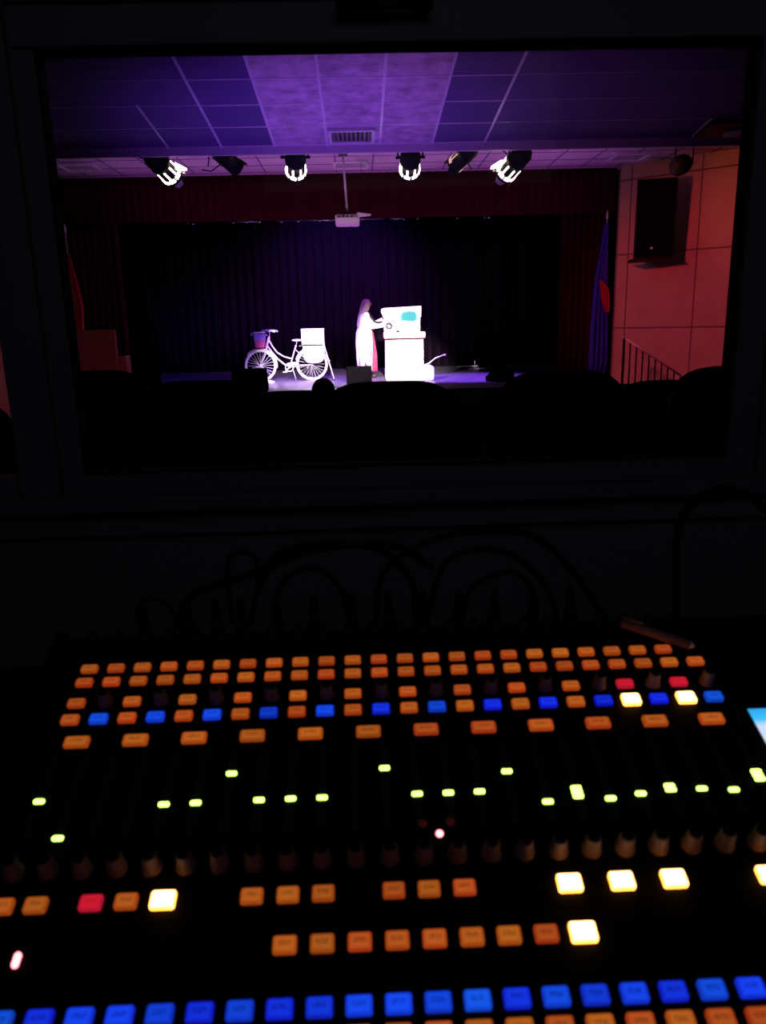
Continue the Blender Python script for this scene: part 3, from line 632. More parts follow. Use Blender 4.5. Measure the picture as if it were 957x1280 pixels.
# monitors and head in front of the stage
def monitor(px0, px1, ytop, Y, label, rot=0, ring=True):
    a = at(px0, ytop, Y); c_ = at(px1, ytop, Y); w_ = (c_.x-a.x); h = a.z-SZ
    t = tag(empty('stage_monitor', ((a.x+c_.x)/2, Y, SZ), (0, 0, rot)), label, 'stage monitor', 'floor monitors along the stage edge')
    pr = [(-.18, 0), (.20, 0), (.22, h*0.35), (.02, h), (-.14, h)]
    MB().prism([Vector((0, y, z)) for y, z in pr], (-w_/2, 0, 0), (w_/2, 0, 0)).build('cabinet', M['speaker_carpet'], t, bevel=0.02)
    MB().prism([Vector((0, y, z)) for y, z in ((.203, .05), (.222, h*0.35), (.03, h-.03), (.045, h-.02), (.236, h*.36), (.215, .05))], (-w_/2+.03, 0, 0), (w_/2-.03, 0, 0)).build('grille', M['speaker_carpet'], t)
    if ring:
        for zz in (0.10, 0.22): MB().torus((w_/2+0.004, 0.0, zz), (1, 0, 0), 0.055, 0.008, 20, 6).build('handle_ring', M['greystrap'], t, True)
    return t
monitor(290, 333, 461, 14.1, 'black floor monitor in front of the bicycle front wheel')
monitor(432.5, 464, 458, 14.1, 'small black floor monitor in front of the performer', ring=False)
monitor(612, 640, 461, 15.0, 'black floor monitor at the right of the violet-lit stage floor', rot=math.radians(35))

# ------------------------------------------------------------------ seats
def make_seat():
    t = empty('theatre_seat')
    # origin: top middle of the backrest is at z = 0.95
    n = 28
    def outline(w_, h0, h1, inset=0):
        pts = [(-w_/2+inset, h0), ]
        for k in range(n+1):
            a = PI-PI*k/n; ca, sa = math.cos(a), math.sin(a)
            pts.append(((w_/2-inset)*math.copysign(abs(ca)**0.50, ca), h1-0.20+(0.20-inset)*abs(sa)**0.72))
        pts.append((w_/2-inset, h0)); return pts
    b = MB(); o1 = outline(0.46, 0.38, 0.95)
    def ring(off, sc, lean): return [Vector((x*sc, -off-(z-0.4)*lean*-1*0.0-(z-0.4)*0.10, (z-0.66)*sc+0.66)) for x, z in o1]
    b.loft([ring(0.00, 0.93, 0), ring(0.012, 0.985, 0), ring(0.04, 1.0, 0), ring(0.075, 0.985, 0), ring(0.09, 0.93, 0)]); b.build('backrest', M['seat'], t, True)
    MB().prism([Vector((x, y, 0)) for x, y in rrect(0.46, 0.38, 0.06)], (0, 0.21, 0.40), (0, 0.21, 0.50)).build('seat_cushion', M['seat'], t, bevel=0.02)
    for s_ in (-1, 1):
        MB().box(s_*0.255-0.022, s_*0.255+0.022, 0.0, 0.36, 0.60, 0.64).build('armrest', M['speaker_carpet'], t, bevel=0.01)
        MB().box(s_*0.255-0.015, s_*0.255+0.015, 0.05, 0.35, 0.0, 0.60).build('side_panel', M['speaker_carpet'], t, bevel=0.005)
    return t
proto = make_seat()
LEAN = 0.055
def place(px, ytop, Y, label, group, first=[True]):
    a = at(px, ytop, Y); o = proto if first[0] else copy_tree(proto); first[0] = False
    o.location = (a.x, Y+LEAN, a.z-0.95); tag(o, label, 'theatre seat', group)
for px, yt, Y, lb in ((253, 474, 2.62, 'black theatre seat in the nearest row, second from the left, before the bicycle'),
                  (485, 475, 2.47, 'black theatre seat in the nearest row, under the performer'),
                  (698, 462, 2.66, 'black theatre seat in the nearest row, right of the middle'),
                  (912, 456, 2.86, 'black theatre seat in the nearest row, at the right window edge'),
                  (121, 462, 3.44, 'small-looking black theatre seat at the left, before the red-lit parapet')):
    place(px, yt, Y, lb, 'theatre seats just outside the booth window')
for px, yt, Y, lb in ((826, 474, 3.58, 'second-row black seat peeking out under the stair handrail'),
                  (670, 479, 3.58, 'second-row black seat hidden behind the right-of-middle seat'),
                  (515, 484, 3.58, 'second-row black seat hidden behind the middle seat'),
                  (366, 487, 3.58, 'second-row black seat showing between the two left front seats')):
    place(px, yt, Y, lb, 'theatre seats in the second row')
# left pane: a seat beyond it
place(-60, 500, 2.9, 'black theatre seat behind the narrow left window pane', 'theatre seats just outside the booth window')

# spectator: seated body seen from behind, only the head shows
hc = at(404, 487, 5.3)
t = tag(empty('person', (hc.x, 5.3, hc.z-1.17)), 'seated person with short dark hair seen from behind, only the head visible', 'person')
def skin_body(name, nodes, edges, m, parent, sub=2):
    """nodes: list of (pos, radius); edges list; node 0 is root"""
    me = bpy.data.meshes.new(name); me.from_pydata([tuple(p) for p, r in nodes], edges, []); me.materials.append(m)
    o = bpy.data.objects.new(name, me); C.objects.link(o); o.parent = parent
    md = o.modifiers.new('skin', 'SKIN'); md.use_smooth_shade = True
    for i, (p, r) in enumerate(nodes):
        sv = me.skin_vertices[0].data[i]; rr = r if isinstance(r, tuple) else (r, r); sv.radius = rr; sv.use_root = (i == 0)
    s_ = o.modifiers.new('sub', 'SUBSURF'); s_.levels = sub; s_.render_levels = sub; return o
nodes = [((0, 0, 0.50), (0.15, 0.12)), ((0, -0.03, 0.68), (0.14, 0.10)), ((0, -0.05, 0.88), (0.17, 0.10)), ((0, -0.04, 1.00), 0.06), ((0, -0.02, 1.06), 0.055), ((0, 0.0, 1.15), 0.082), ((0, 0.0, 1.22), 0.07)]
ed = [(0, 1), (1, 2), (2, 3), (3, 4), (4, 5), (5, 6)]
for s_ in (-1, 1):
    k = len(nodes); nodes += [((s_*0.17, -0.04, 0.93), 0.06), ((s_*0.22, 0.0, 0.70), 0.045), ((s_*0.18, 0.22, 0.60), 0.035), ((s_*0.15, 0.30, 0.58), 0.04),
                              ((s_*0.10, 0.12, 0.50), 0.085), ((s_*0.11, 0.42, 0.50), 0.06), ((s_*0.11, 0.42, 0.20), 0.05), ((s_*0.11, 0.42, 0.07), 0.04), ((s_*0.11, 0.54, 0.04), 0.035)]
    ed += [(2, k), (k, k+1), (k+1, k+2), (k+2, k+3), (0, k+4), (k+4, k+5), (k+5, k+6), (k+6, k+7), (k+7, k+8)]
skin_body('body', nodes, ed, M['greystrap'], t)
def blob(cx, cy, cz, rx, ry, rz, n=16, m=12, f=None):
    rings = []
    for j in range(m+1):
        a = -PI/2+PI*j/m
        rings.append([Vector((cx+rx*math.cos(a)*math.cos(2*PI*k/n), cy+ry*math.cos(a)*math.sin(2*PI*k/n), cz+rz*math.sin(a))) for k in range(n)])
    return rings
MB().loft(blob(0, -0.005, 1.165, 0.080, 0.098, 0.085), cap=False).build('hair', M['darkhair'], t, True)

# ------------------------------------------------------------------ performer
c = at(459, 472, 16.95)
t = tag(empty('person', (c.x, 16.95, SZ)), 'long-haired performer in a long white robe reaching towards the board', 'person')
# facing +x; height 1.62
nodes = [((0, 0, 0.90), (0.12, 0.15)), ((0.0, 0, 1.08), (0.10, 0.125)), ((0.0, 0, 1.27), (0.11, 0.16)), ((0.01, 0, 1.37), (0.05, 0.05)), ((0.02, 0, 1.42), 0.048),
         ((0.035, 0, 1.47), (0.062, 0.058)), ((0.035, 0, 1.55), (0.088, 0.072)), ((0.03, 0, 1.60), (0.065, 0.06))]
ed = [(0, 1), (1, 2), (2, 3), (3, 4), (4, 5), (5, 6), (6, 7)]
hands = []
for s_, el, wr_ in ((-1, (0.16, -0.20, 1.08), (0.40, -0.16, 1.13)), (1, (0.20, 0.20, 1.13), (0.44, 0.16, 1.22))):
    k = len(nodes); nodes += [((0.0, s_*0.16, 1.33), 0.055), (el, 0.040), (wr_, 0.026), ((wr_[0]+0.04, wr_[1], wr_[2]+0.005), (0.022, 0.036))]
    ed += [(2, k), (k, k+1), (k+1, k+2), (k+2, k+3)]; hands.append(Vector((wr_[0]+0.05, wr_[1], wr_[2]+0.005)))
    k = len(nodes); nodes += [((0, s_*0.09, 0.84), 0.085), ((0.03, s_*0.09, 0.48), 0.055), ((0.0, s_*0.09, 0.10), 0.035), ((-0.01, s_*0.09, 0.05), 0.035), ((0.10, s_*0.09, 0.035), 0.030), ((0.17, s_*0.09, 0.028), 0.022)]
    ed += [(0, k), (k, k+1), (k+1, k+2), (k+2, k+3), (k+3, k+4), (k+4, k+5)]
skin_body('body', nodes, ed, M['skin'], t)
# face: nose, brow, lips, ears are parts of the head
MB().loft([[Vector((0.115+a, y, z)) for y, z in ((-w_, 1.545-d_), (w_, 1.545-d_), (w_*0.6, 1.545+d_), (-w_*0.6, 1.545+d_))] for a, w_, d_ in ((0, .016, .024), (.016, .011, .010), (.024, .006, .003))]).build('nose', M['skin'], t, True)
MB().loft(blob(0.116, 0, 1.505, 0.010, 0.020, 0.007), cap=False).build('mouth', M['pinkcloth'], t, True)
for s_ in (-1, 1):
    MB().loft(blob(0.112, s_*0.028, 1.562, 0.008, 0.012, 0.007), cap=False).build('eye', M['greystrap'], t, True)
# hands: palm is in the body; five fingers each
for hnd, s_ in zip(hands, (-1, 1)):
    for j, (off, ln) in enumerate(((-0.026, 0.060), (-0.009, 0.074), (0.009, 0.070), (0.026, 0.055))):
        pz = hnd + Vector((0, 0, 0)); d1 = ln*0.55
        pts = [hnd+Vector((-0.01, off*0.9, 0)), hnd+Vector((0.03, off, 0.006)), hnd+Vector((0.03+d1*0.9, off*1.1, -0.004)), hnd+Vector((0.03+ln*0.95, off*1.1, -0.026))]
        MB().tube(pts, [0.010, 0.009, 0.008, 0.006], 8).build('finger', M['skin'], t, True)
    MB().tube([hnd+Vector((-0.025, -s_*0.02, 0)), hnd+Vector((0.005, -s_*0.048, -0.010)), hnd+Vector((0.035, -s_*0.052, -0.022))], [0.012, 0.010, 0.007], 8).build('thumb', M['skin'], t, True)
# robe: lofted ellipses with folds
def robe(levels, n=40, fold=0.012, ph=0, a0=0, a1=2*PI, closed=True):
    rings = []
    for z, cx, rx, ry, fo in levels:
        kk = n if closed else n+1
        rings.append([Vector((cx+(rx+fo*math.cos(9*(a0+(a1-a0)*k/n)+z*2+ph))*math.cos(a0+(a1-a0)*k/n), (ry+fo*math.cos(9*(a0+(a1-a0)*k/n)+z*2+ph))*math.sin(a0+(a1-a0)*k/n), z)) for k in range(kk)])
    return rings
lv = [(0.17, -0.03, 0.17, 0.20, 0.02), (0.45, -0.03, 0.18, 0.22, 0.022), (0.75, -0.02, 0.20, 0.225, 0.018), (0.95, -0.02, 0.19, 0.21, 0.010), (1.10, -0.01, 0.155, 0.175, 0.004),
      (1.25, 0.0, 0.15, 0.20, 0.002), (1.34, 0.0, 0.125, 0.19, 0), (1.385, 0.01, 0.075, 0.10, 0)]
rg = robe(lv, a0=math.radians(38), a1=math.radians(322), closed=False)
nn = len(rg[0]); b = MB(); b.add([v for r in rg for v in r], [(j*nn+i, j*nn+i+1, (j+1)*nn+i+1, (j+1)*nn+i) for j in range(len(rg)-1) for i in range(nn-1)])
o = b.build('robe', M['whitecloth'], t, True); md = o.modifiers.new('s', 'SOLIDIFY'); md.thickness = 0.012
rg = robe([(0.14, 0.0, 0.22, 0.13, 0.018), (0.5, 0.01, 0.205, 0.13, 0.015), (0.9, 0.0, 0.165, 0.15, 0.008), (1.15, 0, 0.12, 0.14, 0.002), (1.33, 0.01, 0.10, 0.12, 0)], n=30, ph=1)
MB().loft(rg).build('dress', M['pinkcloth'], t, True)
for s_, sh, el, wr_ in ((-1, (0.0, -0.165, 1.325), (0.15, -0.205, 1.08), (0.37, -0.165, 1.125)), (1, (0.0, 0.165, 1.325), (0.19, 0.205, 1.13), (0.41, 0.165, 1.215))):
    a, e_, w2 = Vector(sh), Vector(el), Vector(wr_)
    MB().tube([a+Vector((-0.02, -s_*0.05, 0.01)), a, a.lerp(e_, 0.5), e_, e_.lerp(w2, 0.5), w2], [0.06, 0.075, 0.070, 0.068, 0.062, 0.070], 14).build('sleeve', M['whitecloth'], t, True)
MB().tube([(0.06, -0.10, 1.40), (0.11, -0.24, 1.27), (0.20, -0.285, 1.17), (0.28, -0.265, 1.16), (0.34, -0.245, 1.18)], 0.020, 8).build('scarf', M['greystrap'], t, True)
MB().tube([(0.08, -0.234, 0.72), (0.09, -0.252, 0.50), (0.05, -0.257, 0.34), (-0.02, -0.262, 0.40), (-0.04, -0.262, 0.30), (0.04, -0.257, 0.24), (0.10, -0.237, 0.30)], 0.009, 8).build('robe_cord', M['greystrap'], t, True)
# long hair down the back
hr = []
for z, cx, rx, ry in ((1.03, -0.15, 0.035, 0.07), (1.12, -0.14, 0.055, 0.10), (1.25, -0.10, 0.075, 0.115), (1.36, -0.06, 0.085, 0.11), (1.44, -0.03, 0.095, 0.102), (1.52, -0.005, 0.100, 0.098), (1.58, 0.01, 0.095, 0.092), (1.625, 0.02, 0.07, 0.068), (1.65, 0.02, 0.025, 0.025)):
    hr.append([Vector((cx+(rx+0.006*math.cos(7*a))*math.cos(a), (ry+0.006*math.cos(7*a))*math.sin(a), z)) for a in [2*PI*k/28 for k in range(28)]])
MB().loft(hr).build('hair', M['hair'], t, True)
for s_ in (-1, 1):
    MB().loft([[Vector((x+dx, s_*0.09+y*0.9, z)) for x, y in rrect(0.25*sc, 0.085*sc, 0.035*sc)] for z, sc, dx in ((0.0, 1, 0.07), (0.03, 1, 0.07), (0.06, 0.7, 0.03), (0.075, 0.3, 0.0))]).build('shoe', M['greystrap'], t, True)
# a small ring-shaped prop in the hands
pr = at(486, 407, 16.8); tag(MB().torus((pr.x, 16.72, pr.z), (0.3, 1, 0), 0.055, 0.013, 20, 8).build('hoop_prop', M['greystrap'], smooth=True), 'small dark hoop held in the hands of the performer', 'hoop')

# ------------------------------------------------------------------ bicycle
c = at(325.6, 457, 16.6)
BK = tag(empty('bicycle', (c.x, 16.6, SZ)), 'pale step-through bicycle facing left with front basket', 'bicycle')
def wheel(x):
    wl = empty('wheel', (x, 0, 0.335)); wl.parent = BK
    MB().torus((0, 0, 0), (0, 1, 0), 0.312, 0.024, 56, 10).build('tyre', M['tyre'], wl, True)
    MB().torus((0, 0, 0), (0, 1, 0), 0.287, 0.011, 56, 8).build('rim', M['chrome'], wl, True)
    MB().tube([(0, -0.045, 0), (0, 0.045, 0)], 0.024, 12).build('hub', M['silver'], wl, True)
    b = MB()
    for k in range(24):
        a = 2*PI*k/24; s_ = 1 if k % 2 else -1; a2 = a+0.5*(1 if k % 4 < 2 else -1)
        b.tube([(0.02*math.cos(a2), s_*0.03, 0.02*math.sin(a2)), (0.28*math.cos(a), 0, 0.28*math.sin(a))], 0.0030, 5)
    tag(b.build('spokes', M['silver'], wl), kind=None)
    return wl
wheel(0.0); wheel(1.085)
def bt(name, pts, r, m=M['mint'], n=10): return MB().tube(pts, r, n).build(name, m, BK, True)
bt('head_tube', [(0.145, 0, 0.70), (0.215, 0, 0.92)], 0.024)
for s_ in (-1, 1): bt('fork_blade', [(0.16, 0, 0.72), (0.145, s_*0.05, 0.69), (0.09, s_*0.055, 0.52), (0.0, s_*0.055, 0.335)], [0.016, 0.014, 0.012, 0.009])
bt('top_tube', [(0.205, 0, 0.86), (0.27, 0, 0.73), (0.36, 0, 0.60), (0.50, 0, 0.51), (0.68, 0, 0.455)], 0.016)
bt('down_tube', [(0.17, 0, 0.73), (0.25, 0, 0.61), (0.37, 0, 0.46), (0.50, 0, 0.35), (0.61, 0, 0.29)], 0.019)
bt('seat_tube', [(0.61, 0, 0.285), (0.77, 0, 0.74)], 0.017)
bt('seat_post', [(0.765, 0, 0.72), (0.795, 0, 0.82)], 0.012, M['chrome'])
for s_ in (-1, 1):
    bt('chain_stay', [(0.61, s_*0.02, 0.285), (0.80, s_*0.055, 0.30), (1.085, s_*0.06, 0.335)], 0.010)
    bt('seat_stay', [(0.74, s_*0.02, 0.66), (0.90, s_*0.055, 0.50), (1.085, s_*0.06, 0.335)], 0.009)
bt('bottom_bracket', [(0.61, -0.04, 0.285), (0.61, 0.04, 0.285)], 0.026, M['silver'])
MB().torus((0.61, -0.05, 0.285), (0, 1, 0), 0.085, 0.010, 30, 6).build('chainring', M['silver'], BK, True)
bt('crank', [(0.61, -0.065, 0.285), (0.52, -0.07, 0.20)], 0.011, M['silver']); bt('crank', [(0.61, 0.065, 0.285), (0.70, 0.07, 0.37)], 0.011, M['silver'])
for x, y, z in ((0.52, -0.11, 0.195), (0.70, 0.11, 0.375)): MB().box(x-0.045, x+0.045, y-0.04, y+0.04, z-0.012, z+0.012).build('pedal', M['silver'], BK, bevel=0.004)
b = MB(); b.prism([Vector((x, 0, z)) for x, z in ((0.53, 0.33), (0.60, 0.375), (0.70, 0.37), (0.80, 0.36), (0.82, 0.345), (0.72, 0.32), (0.60, 0.31))], (0, -0.062, 0), (0, -0.052, 0)); b.build('chain_guard', M['white'], BK, bevel=0.003)
bt('stem', [(0.21, 0, 0.90), (0.235, 0, 1.02), (0.18, 0, 1.05)], 0.014, M['chrome'])
MB().tube([(0.36, -0.28, 1.03), (0.26, -0.27, 1.06), (0.17, -0.18, 1.07), (0.18, 0, 1.05), (0.17, 0.18, 1.07), (0.26, 0.27, 1.06), (0.36, 0.28, 1.03)], 0.012, 8).build('handlebar', M['chrome'], BK, True)
for s_ in (-1, 1):
    bt('grip', [(0.375, s_*0.283, 1.026), (0.27, s_*0.272, 1.055)], 0.021, M['white'])
    bt('brake_lever', [(0.20, s_*0.22, 1.07), (0.13, s_*0.25, 1.05), (0.10, s_*0.26, 1.08)], 0.008, M['chrome'])
MB().loft([[Vector((x, y, z)) for x, y in pts] for z, pts in ((0.815, [(0.69, -.02), (0.80, -.05), (0.90, -.08), (0.90, .08), (0.80, .05), (0.69, .02)]), (0.84, [(0.67, -.025), (0.80, -.06), (0.925, -.10), (0.925, .10), (0.80, .06), (0.67, .025)]), (0.862, [(0.69, -.015), (0.80, -.04), (0.91, -.08), (0.91, .08), (0.80, .04), (0.69, .015)]))]).build('saddle', M['white'], BK, True, sub=1)
for x0, a0, a1, nm in ((0.0, 0.1, 0.1, 'fender'), (1.085, 0, 0, 'fender')):
    R = 0.352; b = MB(); lo, hi = (math.radians(-10), math.radians(140)) if x0 == 0 else (math.radians(10), math.radians(165))
    rings = [[Vector((x0+(R+dr)*math.cos(a), y, 0.335+(R+dr)*math.sin(a))) for y, dr in ((-.03, -.006), (0, .006), (.03, -.006), (.03, -.002), (0, .010), (-.03, -.002))] for a in [lo+(hi-lo)*k/24 for k in range(25)]]
    b.loft(rings); b.build(nm, M['tyre'], BK, True)
bt('kickstand', [(0.66, 0.05, 0.29), (0.72, 0.16, 0.01)], 0.009, M['silver'])
rk = MB()
for s_ in (-1, 1): rk.tube([(0.84, s_*0.07, 0.72), (1.37, s_*0.07, 0.735)], 0.007, 6); rk.tube([(1.085, s_*0.065, 0.335), (1.22, s_*0.07, 0.73)], 0.006, 6); rk.tube([(1.085, s_*0.065, 0.335), (1.02, s_*0.07, 0.73)], 0.006, 6)
for k in range(4): rk.tube([(0.88+k*0.15, -0.07, 0.73), (0.88+k*0.15, 0.07, 0.73)], 0.006, 6)
rk.build('luggage_rack', M['silver'], BK, True)
bt('headlight', [(-0.13, 0, 0.975), (-0.17, 0, 0.975)], [0.022, 0.028], M['silver']); bt('headlight_arm', [(0.18, 0, 0.96), (-0.14, 0, 0.975)], 0.007, M['silver'])
# basket: two colours
def taper(x0, x1, y, z0, z1, s0, s1): 
    cx = (x0+x1)/2; hw = (x1-x0)/2
    return [[Vector((cx+px_*s0, py_*s0, z0)) for px_, py_ in rrect(hw*2, 2*y, 0.03)], [Vector((cx+px_*s1, py_*s1, z1)) for px_, py_ in rrect(hw*2, 2*y, 0.03)]]
bs = MB().loft(taper(-0.10, 0.14, 0.15, 0.86, 1.02, 0.93, 1.0), cap=False).build('basket', M['basket_blue'], BK); md = bs.modifiers.new('s', 'SOLIDIFY'); md.thickness = 0.008
low = MB().loft([taper(-0.10, 0.14, 0.15, 0.71, 0.86, 0.78, 0.93)[0], taper(-0.10, 0.14, 0.15, 0.71, 0.86, 0.78, 0.93)[1]]).build('basket_base', M['basket_pink'], bs)
bsr = MB(); rr_ = [Vector((0.02+px_, py_, 1.02)) for px_, py_ in rrect(0.25, 0.31, 0.03)]; bsr.tube(rr_+[rr_[0]], 0.008, 6).build('basket_rim', M['silver'], bs, True)
# bag over the rack
bag = []
for z, hx, hy in ((0.745, 0.225, 0.13), (0.68, 0.225, 0.165), (0.50, 0.222, 0.17), (0.42, 0.20, 0.16), (0.375, 0.15, 0.13), (0.362, 0.08, 0.08)):
    bag.append([Vector((1.145+x, y, z)) for x, y in rrect(2*hx, 2*hy, min(hx, hy)*0.5)])
for s_ in (-1, 1):
    bag = []
    for z, hx, hy in ((0.742, 0.225, 0.03), (0.68, 0.225, 0.05), (0.52, 0.222, 0.06), (0.44, 0.205, 0.055), (0.385, 0.15, 0.04), (0.365, 0.08, 0.02)):
        bag.append([Vector((1.145+x, s_*0.125+y, z)) for x, y in rrect(2*hx, 2*hy, min(hx, hy)*0.6)])
    o = MB().loft(bag).build('saddle_bag', M['whitecloth'], smooth=True); o.location = (c.x, 16.6, SZ)
    tag(o, 'white saddle bag hanging over the rear wheel, side facing the audience' if s_ < 0 else 'white saddle bag on the far side of the rear wheel', 'bag', 'saddle bags')
o = empty('rack_box', (c.x+1.135, 16.6, SZ+0.745)); tag(o, 'white square box standing on the rear rack of the bicycle', 'box')
MB().box(-0.235, 0.235, -0.18, 0.18, 0.0, 0.30).build('body', M['white'], o, bevel=0.008)
MB().box(-0.24, 0.24, -0.185, 0.185, 0.30, 0.325).build('lid', M['white'], o, bevel=0.005)
MB().box(-0.25, 0.25, -0.19, 0.19, -0.012, 0.0).build('tray', M['greystrap'], o)
o = empty('prop_pole', (c.x, 16.6, SZ)); tag(o, 'thin pale pole leaning from the rack box down to the floor', 'pole')
MB().tube([(1.36, -0.20, 0.75), (1.555, -0.24, 0.012)], 0.013, 8).build('shaft', M['silver'], o, True)
MB().tube([(1.555, -0.24, 0.0), (1.55, -0.24, 0.03)], 0.022, 10).build('rubber_foot', M['greystrap'], o, True)
MB().tube([(1.45, -0.22, 0.41), (1.475, -0.22, 0.40)], 0.020, 8).build('clamp', M['silver'], o, True)
fs = at(337, 475, 16.3); o = empty('floor_cleat', (fs.x, 16.3, SZ)); tag(o, 'small pale wheel rest on the floor at the front wheel', 'wheel rest')
MB().prism([Vector((x, 0, z)) for x, z in ((-.10, 0), (.10, 0), (.08, .02), (-.02, .05), (-.08, .02))], (0, -0.05, 0), (0, 0.05, 0)).build('wedge', M['white'], o, bevel=0.004)

# ================================================================== BOOTH: desk, console, cables
TILT = math.radians(20)
DZ = 1.700
t = tag(empty('desk', (0, 0, DZ)), 'black desk under the mixing console and below the booth window', 'desk')
MB().box(-1.1, 1.3, -0.02, 1.10, -0.035, 0.0).build('desktop', M['desk'], t, bevel=0.004)
for x in (-1.05, 1.25):
    for y in (0.03, 1.05): MB().box(x-0.03, x+0.03, y-0.03, y+0.03, 0.95-DZ, -0.035).build('leg', M['black'], t)
CON = tag(empty('mixing_console', (0.0017, 0.3512, 1.8309), (TILT, 0, 0)), 'black mixing console filling the foreground with rows of glowing keys', 'mixing console')
# body in world-aligned terms: wedge (profile in local yz, rotated by tilt)
def l2w(v, n_=0): return Vector((0, v*math.cos(TILT)-n_*math.sin(TILT), v*math.sin(TILT)+n_*math.cos(TILT)))
def w2l(y, z): return Vector((0, y*math.cos(TILT)+z*math.sin(TILT), -y*math.sin(TILT)+z*math.cos(TILT)))
floor_l = DZ+0.004-1.8309
y_f = l2w(-0.20).y; y_b = l2w(0.312).y
prof = [Vector((0, -0.20, -0.004)), Vector((0, 0.312, -0.004)), w2l(y_b+0.02, l2w(0.312).z-0.03), w2l(y_b+0.02, floor_l), w2l(y_f, floor_l)]
MB().prism(prof, (-0.268, 0, 0), (0.44, 0, 0)).build('chassis', M['console'], CON, bevel=0.006)
MB().box(-0.258, 0.43, -0.19, 0.302, -0.004, 0.0).build('face_panel', M['console_panel'], CON, bevel=0.001)
for s0, s1 in ((-0.278, -0.268), (0.44, 0.45)): MB().prism([p+Vector((0, 0, 0.006 if i < 2 else 0)) for i, p in enumerate(prof)], (s0, 0, 0), (s1, 0, 0)).build('side_cheek', M['console'], CON, bevel=0.003)
KX = lambda k: -0.2356+0.022*k
def key_mesh(w_, h_, r=0.0018, hz=0.0035):
    mb = MB(); a = rrect(w_, h_, r); c_ = rrect(w_-0.001, h_-0.001, r)
    mb.loft([[Vector((x, y, 0.0002)) for x, y in a], [Vector((x, y, hz-0.0006)) for x, y in a], [Vector((x, y, hz)) for x, y in c_]])
    return mb
protos = {}
def key(name, x, v, w_, h_, mk, dz=0.0):
    kk = (name, round(w_, 4), round(h_, 4), mk)
    if kk not in protos:
        o = key_mesh(w_, h_).build(name, M[mk], CON); protos[kk] = o
    else:
        o = protos[kk].copy(); C.objects.link(o)
    o.location = (x, v, dz); return o
for k in range(23): key('pan_key', KX(k), 0.2643, 0.0134, 0.0078, 'key_amber')
for k in range(24): key('assign_key', KX(k), 0.2490, 0.0134, 0.0080, 'key_amber')
for k in range(0, 24, 2): key('filter_key', KX(k), 0.2268, 0.0134, 0.0082, 'key_red' if k >= 20 else 'key_amber')
for k in range(24):
    if k % 2: key('select_key', KX(k), 0.2100, 0.0138, 0.0090, 'key_blue')
    else: key('mute_key', KX(k), 0.2100, 0.0134 if k < 20 else 0.0142, 0.0088 if k < 20 else 0.0105, 'key_white' if k in (20, 22) else 'key_amber')
for k in range(12): key('bank_key', -0.2240+0.0440*k, 0.1880, 0.0185, 0.0094, 'key_amber')
A = [(-0.2333, 'key_amber'), (-0.2126, 'key_amber'), (-0.1787, 'key_red'), (-0.157, 'key_amber'), (-0.1343, 'key_white'), (-0.0793, 'key_amber'), (-0.0568, 'key_amber'), (-0.0348, 'key_amber'),
     (0.0093, 'key_amber'), (0.0314, 'key_amber'), (0.0537, 'key_amber'), (0.120, 'key_white'), (0.1531, 'key_white'), (0.1863, 'key_white'), (0.2475, 'key_white')]
for x, mk in A: key('channel_key', x, 0.0622, 0.0152 if mk == 'key_white' else 0.0138, 0.0112 if mk == 'key_white' else 0.0097, mk)
for k in range(9): key('bus_key', -0.0567+0.0222*k, 0.0316, 0.0158 if k == 8 else 0.0141, 0.0118 if k == 8 else 0.0102, 'key_white' if k == 8 else 'key_amber')
for k in range(24): key('fader_select_key', KX(k)+0.0025, -0.0030, 0.0150, 0.0104, 'key_blue')
for k in range(24): key('fader_mute_key', KX(k)+0.0015, -0.0180, 0.0150, 0.0100, 'key_amber')
# meters
def meter(x, v0, v1, lit):
    b = MB(); n_ = int(round((v1-v0)/0.00335)); 
    m_ = MB().box(x-0.0045, x+0.0045, v0-0.003, v1+0.003, 0.0, 0.0006).build('level_meter', M['console_panel'], CON)
    for i in range(n_+1):
        b.box(x-0.0032, x+0.0032, v0+i*0.00335-0.0008, v0+i*0.00335+0.0008, 0.0006, 0.0010)
    b.build('unlit_lights', M['led_off'], m_)
    for v in lit:
        MB().prism([Vector((px_+x, py_+v, 0)) for px_, py_ in rrect(0.0072, 0.0032, 0.0012)], (0, 0, 0.0006), (0, 0, 0.0016)).build('lit_light', M['led_green'], m_)
LIT = {0: [0.1375], 1: [0.1082], 4: [0.1313], 5: [0.1315], 6: [0.1548], 7: [0.1318], 8: [0.1319], 9: [0.1318], 11: [0.1545], 12: [0.1318], 13: [0.1317], 14: [0.1318], 15: [0.1477],
       16: [0.1215], 17: [0.1315, 0.1283, 0.1250], 18: [0.1221], 19: [0.1250], 20: [0.1303, 0.1272], 21: [0.1270], 22: [0.1252], 23: [0.1395, 0.1362, 0.1330]}
for k in range(24): meter(KX(k)+(0.0028 if k >= 16 else 0.0006 if k > 9 else 0), 0.108, 0.175, LIT.get(k, []))
# round red lights
def round_led(x, v, m, r=0.0022):
    MB().loft([[Vector((x+rr2*math.cos(2*PI*k/14), v+rr2*math.sin(2*PI*k/14), h)) for k in range(14)] for rr2, h in ((r, 0), (r, 0.001), (r*0.6, 0.0018))]).build('indicator_light', m, CON, True)
round_led(0.0418, 0.1008, M['led_red'], 0.0024); round_led(0.0312, 0.1085, M['led_dimred'], 0.003); round_led(0.0500, 0.1090, M['led_dimred'], 0.003)
MB().prism([Vector((px_-0.2132, py_+0.0300, 0)) for px_, py_ in rrect(0.0036, 0.0085, 0.0017)], (0, 0, 0), (0, 0, 0.0018)).build('indicator_light', M['led_red'], CON)
